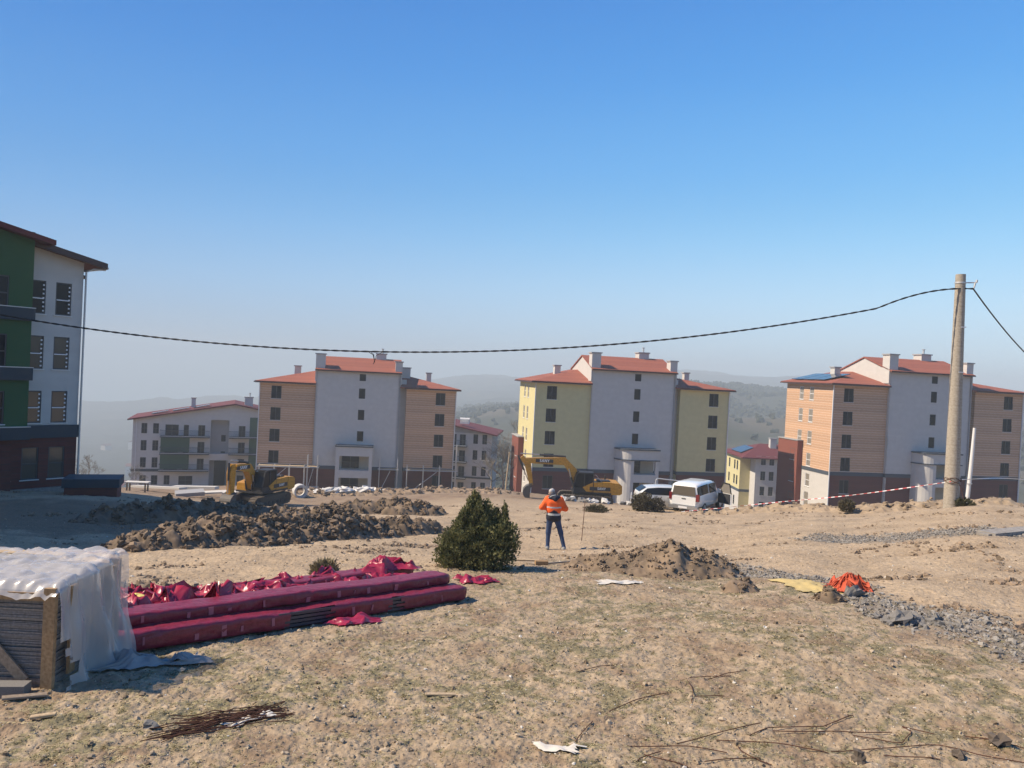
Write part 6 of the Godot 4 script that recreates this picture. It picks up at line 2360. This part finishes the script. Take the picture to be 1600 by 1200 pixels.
func build_site() -> void:
	build_heaps()
	var ex := Vector3(6.75, ground_y(6.75, -66.0), -66.0)
	excavator("large yellow excavator in profile with boom reaching out over the bank", ex, PI, [Vector2(.75, 1.35), Vector2(1.15, 2.75), Vector2(1.9, 3.55), Vector2(5.35, 3.45)], [Vector2(5.6, 3.75), Vector2(5.05, 3.15), Vector2(4.65, 1.35)], Vector2(4.75, .78), PI - .35, 0.0)
	var e2 := Vector3(-19.4, ground_y(-19.4, -60.0) + .05, -60.0)
	excavator("yellow excavator facing the viewer with its arm folded down", e2, deg_to_rad(-109), [Vector2(.75, 1.35), Vector2(1.0, 2.3), Vector2(1.5, 3.0), Vector2(3.0, 3.2)], [Vector2(3.25, 3.45), Vector2(3.3, 2.75), Vector2(3.3, .95)], Vector2(3.3, .62), PI - .3, 0.0)
	hatchback()
	pickup()
	build_clutter()
	build_poles()
	build_plants()
	build_bundles()
	build_pallet()
	build_litter()
	workman()

# ---------------------------------------------------------------- loose ground cover
func build_scatter() -> void:
	var peb := lump(7, .55, 0)
	var xs := []
	var cs := []
	# pebbles and crumbs of soil over the near ground
	while xs.size() < 46000:
		var an := rng.randf_range(-.68, .68)
		var r := 4.6 * pow(30.0 / 4.6, rng.randf())
		var x := sin(an) * r
		var z := -cos(an) * r
		var s := .0038 * pow(rng.randf(), -.38) * (.8 + r * .025)
		s = minf(s, .026)
		xs.append(Transform3D(any_turn(s), Vector3(x, ground_y(x, z) + s * .2, z)))
		var q := rng.randf()
		cs.append(Color(.13, .095, .06).lerp(Color(.46, .37, .26), q) if q < .94 else Color(.52, .49, .43))
	tag(multi("pebbles", peb, xs, cs, "tinted"), "pebbles and crumbs of soil strewn over the near ground", "pebbles")
	xs = []; cs = []
	var stone := lump(9, .6, 0)
	var tries := 0
	while xs.size() < 22000 and tries < 700000:
		tries += 1
		var x := rng.randf_range(3.0, 20.0)
		var z := rng.randf_range(-23.5, -7.5)
		var g := gravel(x, z)
		if rng.randf() > g * 1.2 - .12: continue
		var s := .007 + .03 * pow(rng.randf(), 4.0)
		xs.append(Transform3D(any_turn(s), Vector3(x, ground_y(x, z) + s * .3, z)))
		cs.append(Color(.14, .125, .105).lerp(Color(.30, .28, .25), rng.randf()))
	tag(multi("gravel", stone, xs, cs, "tinted"), "loose grey crushed stone in strips beside the dirt road", "gravel")
	# dark churned clods in lines across the driven dirt
	xs = []; cs = []
	tries = 0
	while xs.size() < 5200 and tries < 300000:
		tries += 1
		var an := rng.randf_range(-.68, .68)
		var r := 9.0 * pow(46.0 / 9.0, rng.randf())
		var x := sin(an) * r
		var z := -cos(an) * r
		if rng.randf() < near_turf(x, z): continue
		var line := nz_c.get_noise_2d(x * .16 + z * .05, z * 1.25 + x * .12)
		var patch := nz_a.get_noise_2d(x * .22, z * .3 + 20)
		if rng.randf() > smoothstep(.0, .5, patch * 1.2 - line * .5): continue
		var s := .012 + .05 * pow(rng.randf(), 3.0)
		xs.append(Transform3D(any_turn(s), Vector3(x, ground_y(x, z) + s * .25, z)))
		cs.append(Color(.13, .095, .06).lerp(Color(.30, .22, .15), rng.randf()))
	tag(multi("churned_clods", lump(21, .6, 0), xs, cs, "tinted"), "dark clods churned up in lines across the driven dirt", "clods")
	# trampled dry grass: short bent blades lying about in patches
	var st := SurfaceTool.new()
	st.begin(Mesh.PRIMITIVE_TRIANGLES)
	for k in 7:
		var a := rng.randf() * TAU
		var d := Vector3(cos(a), rng.randf_range(.12, .9), sin(a)).normalized()
		var sd := Vector3(-sin(a), 0, cos(a)) * .05
		var b := Vector3(rng.randf_range(-.3, .3), 0, rng.randf_range(-.3, .3))
		var m := b + d * .55
		var e := m + (d + Vector3(0, -.5, 0)).normalized() * .5
		st.set_normal(Vector3.UP)
		st.add_vertex(b - sd); st.add_vertex(m); st.add_vertex(b + sd)
		st.add_vertex(b + sd); st.add_vertex(m); st.add_vertex(e)
	var tuft := st.commit()
	xs = []; cs = []
	tries = 0
	while xs.size() < 30000 and tries < 300000:
		tries += 1
		var an := rng.randf_range(-.68, .68)
		var r := 4.6 * pow(20.0 / 4.6, rng.randf())
		var x := sin(an) * r
		var z := -cos(an) * r
		if near_turf(x, z) < .4: continue
		var patch := nz_a.get_noise_2d(x * 3.3, z * 3.3 + 9) + nz_a.get_noise_2d(x * .5 + 7, z * .5) * .9
		if rng.randf() > smoothstep(-.25, .45, patch) + .12: continue
		var s := rng.randf_range(.018, .05)
		xs.append(Transform3D(Basis.from_euler(Vector3(0, rng.randf() * TAU, 0)).scaled(Vector3(s, s * rng.randf_range(.35, 1.0), s)), Vector3(x, ground_y(x, z) - .002, z)))
		var q := rng.randf()
		cs.append(Color(.17, .165, .075).lerp(Color(.50, .41, .25), q))
	tag(multi("dry_grass", tuft, xs, cs, "leaf"), "sparse trampled dry grass on the near ground", "grass")
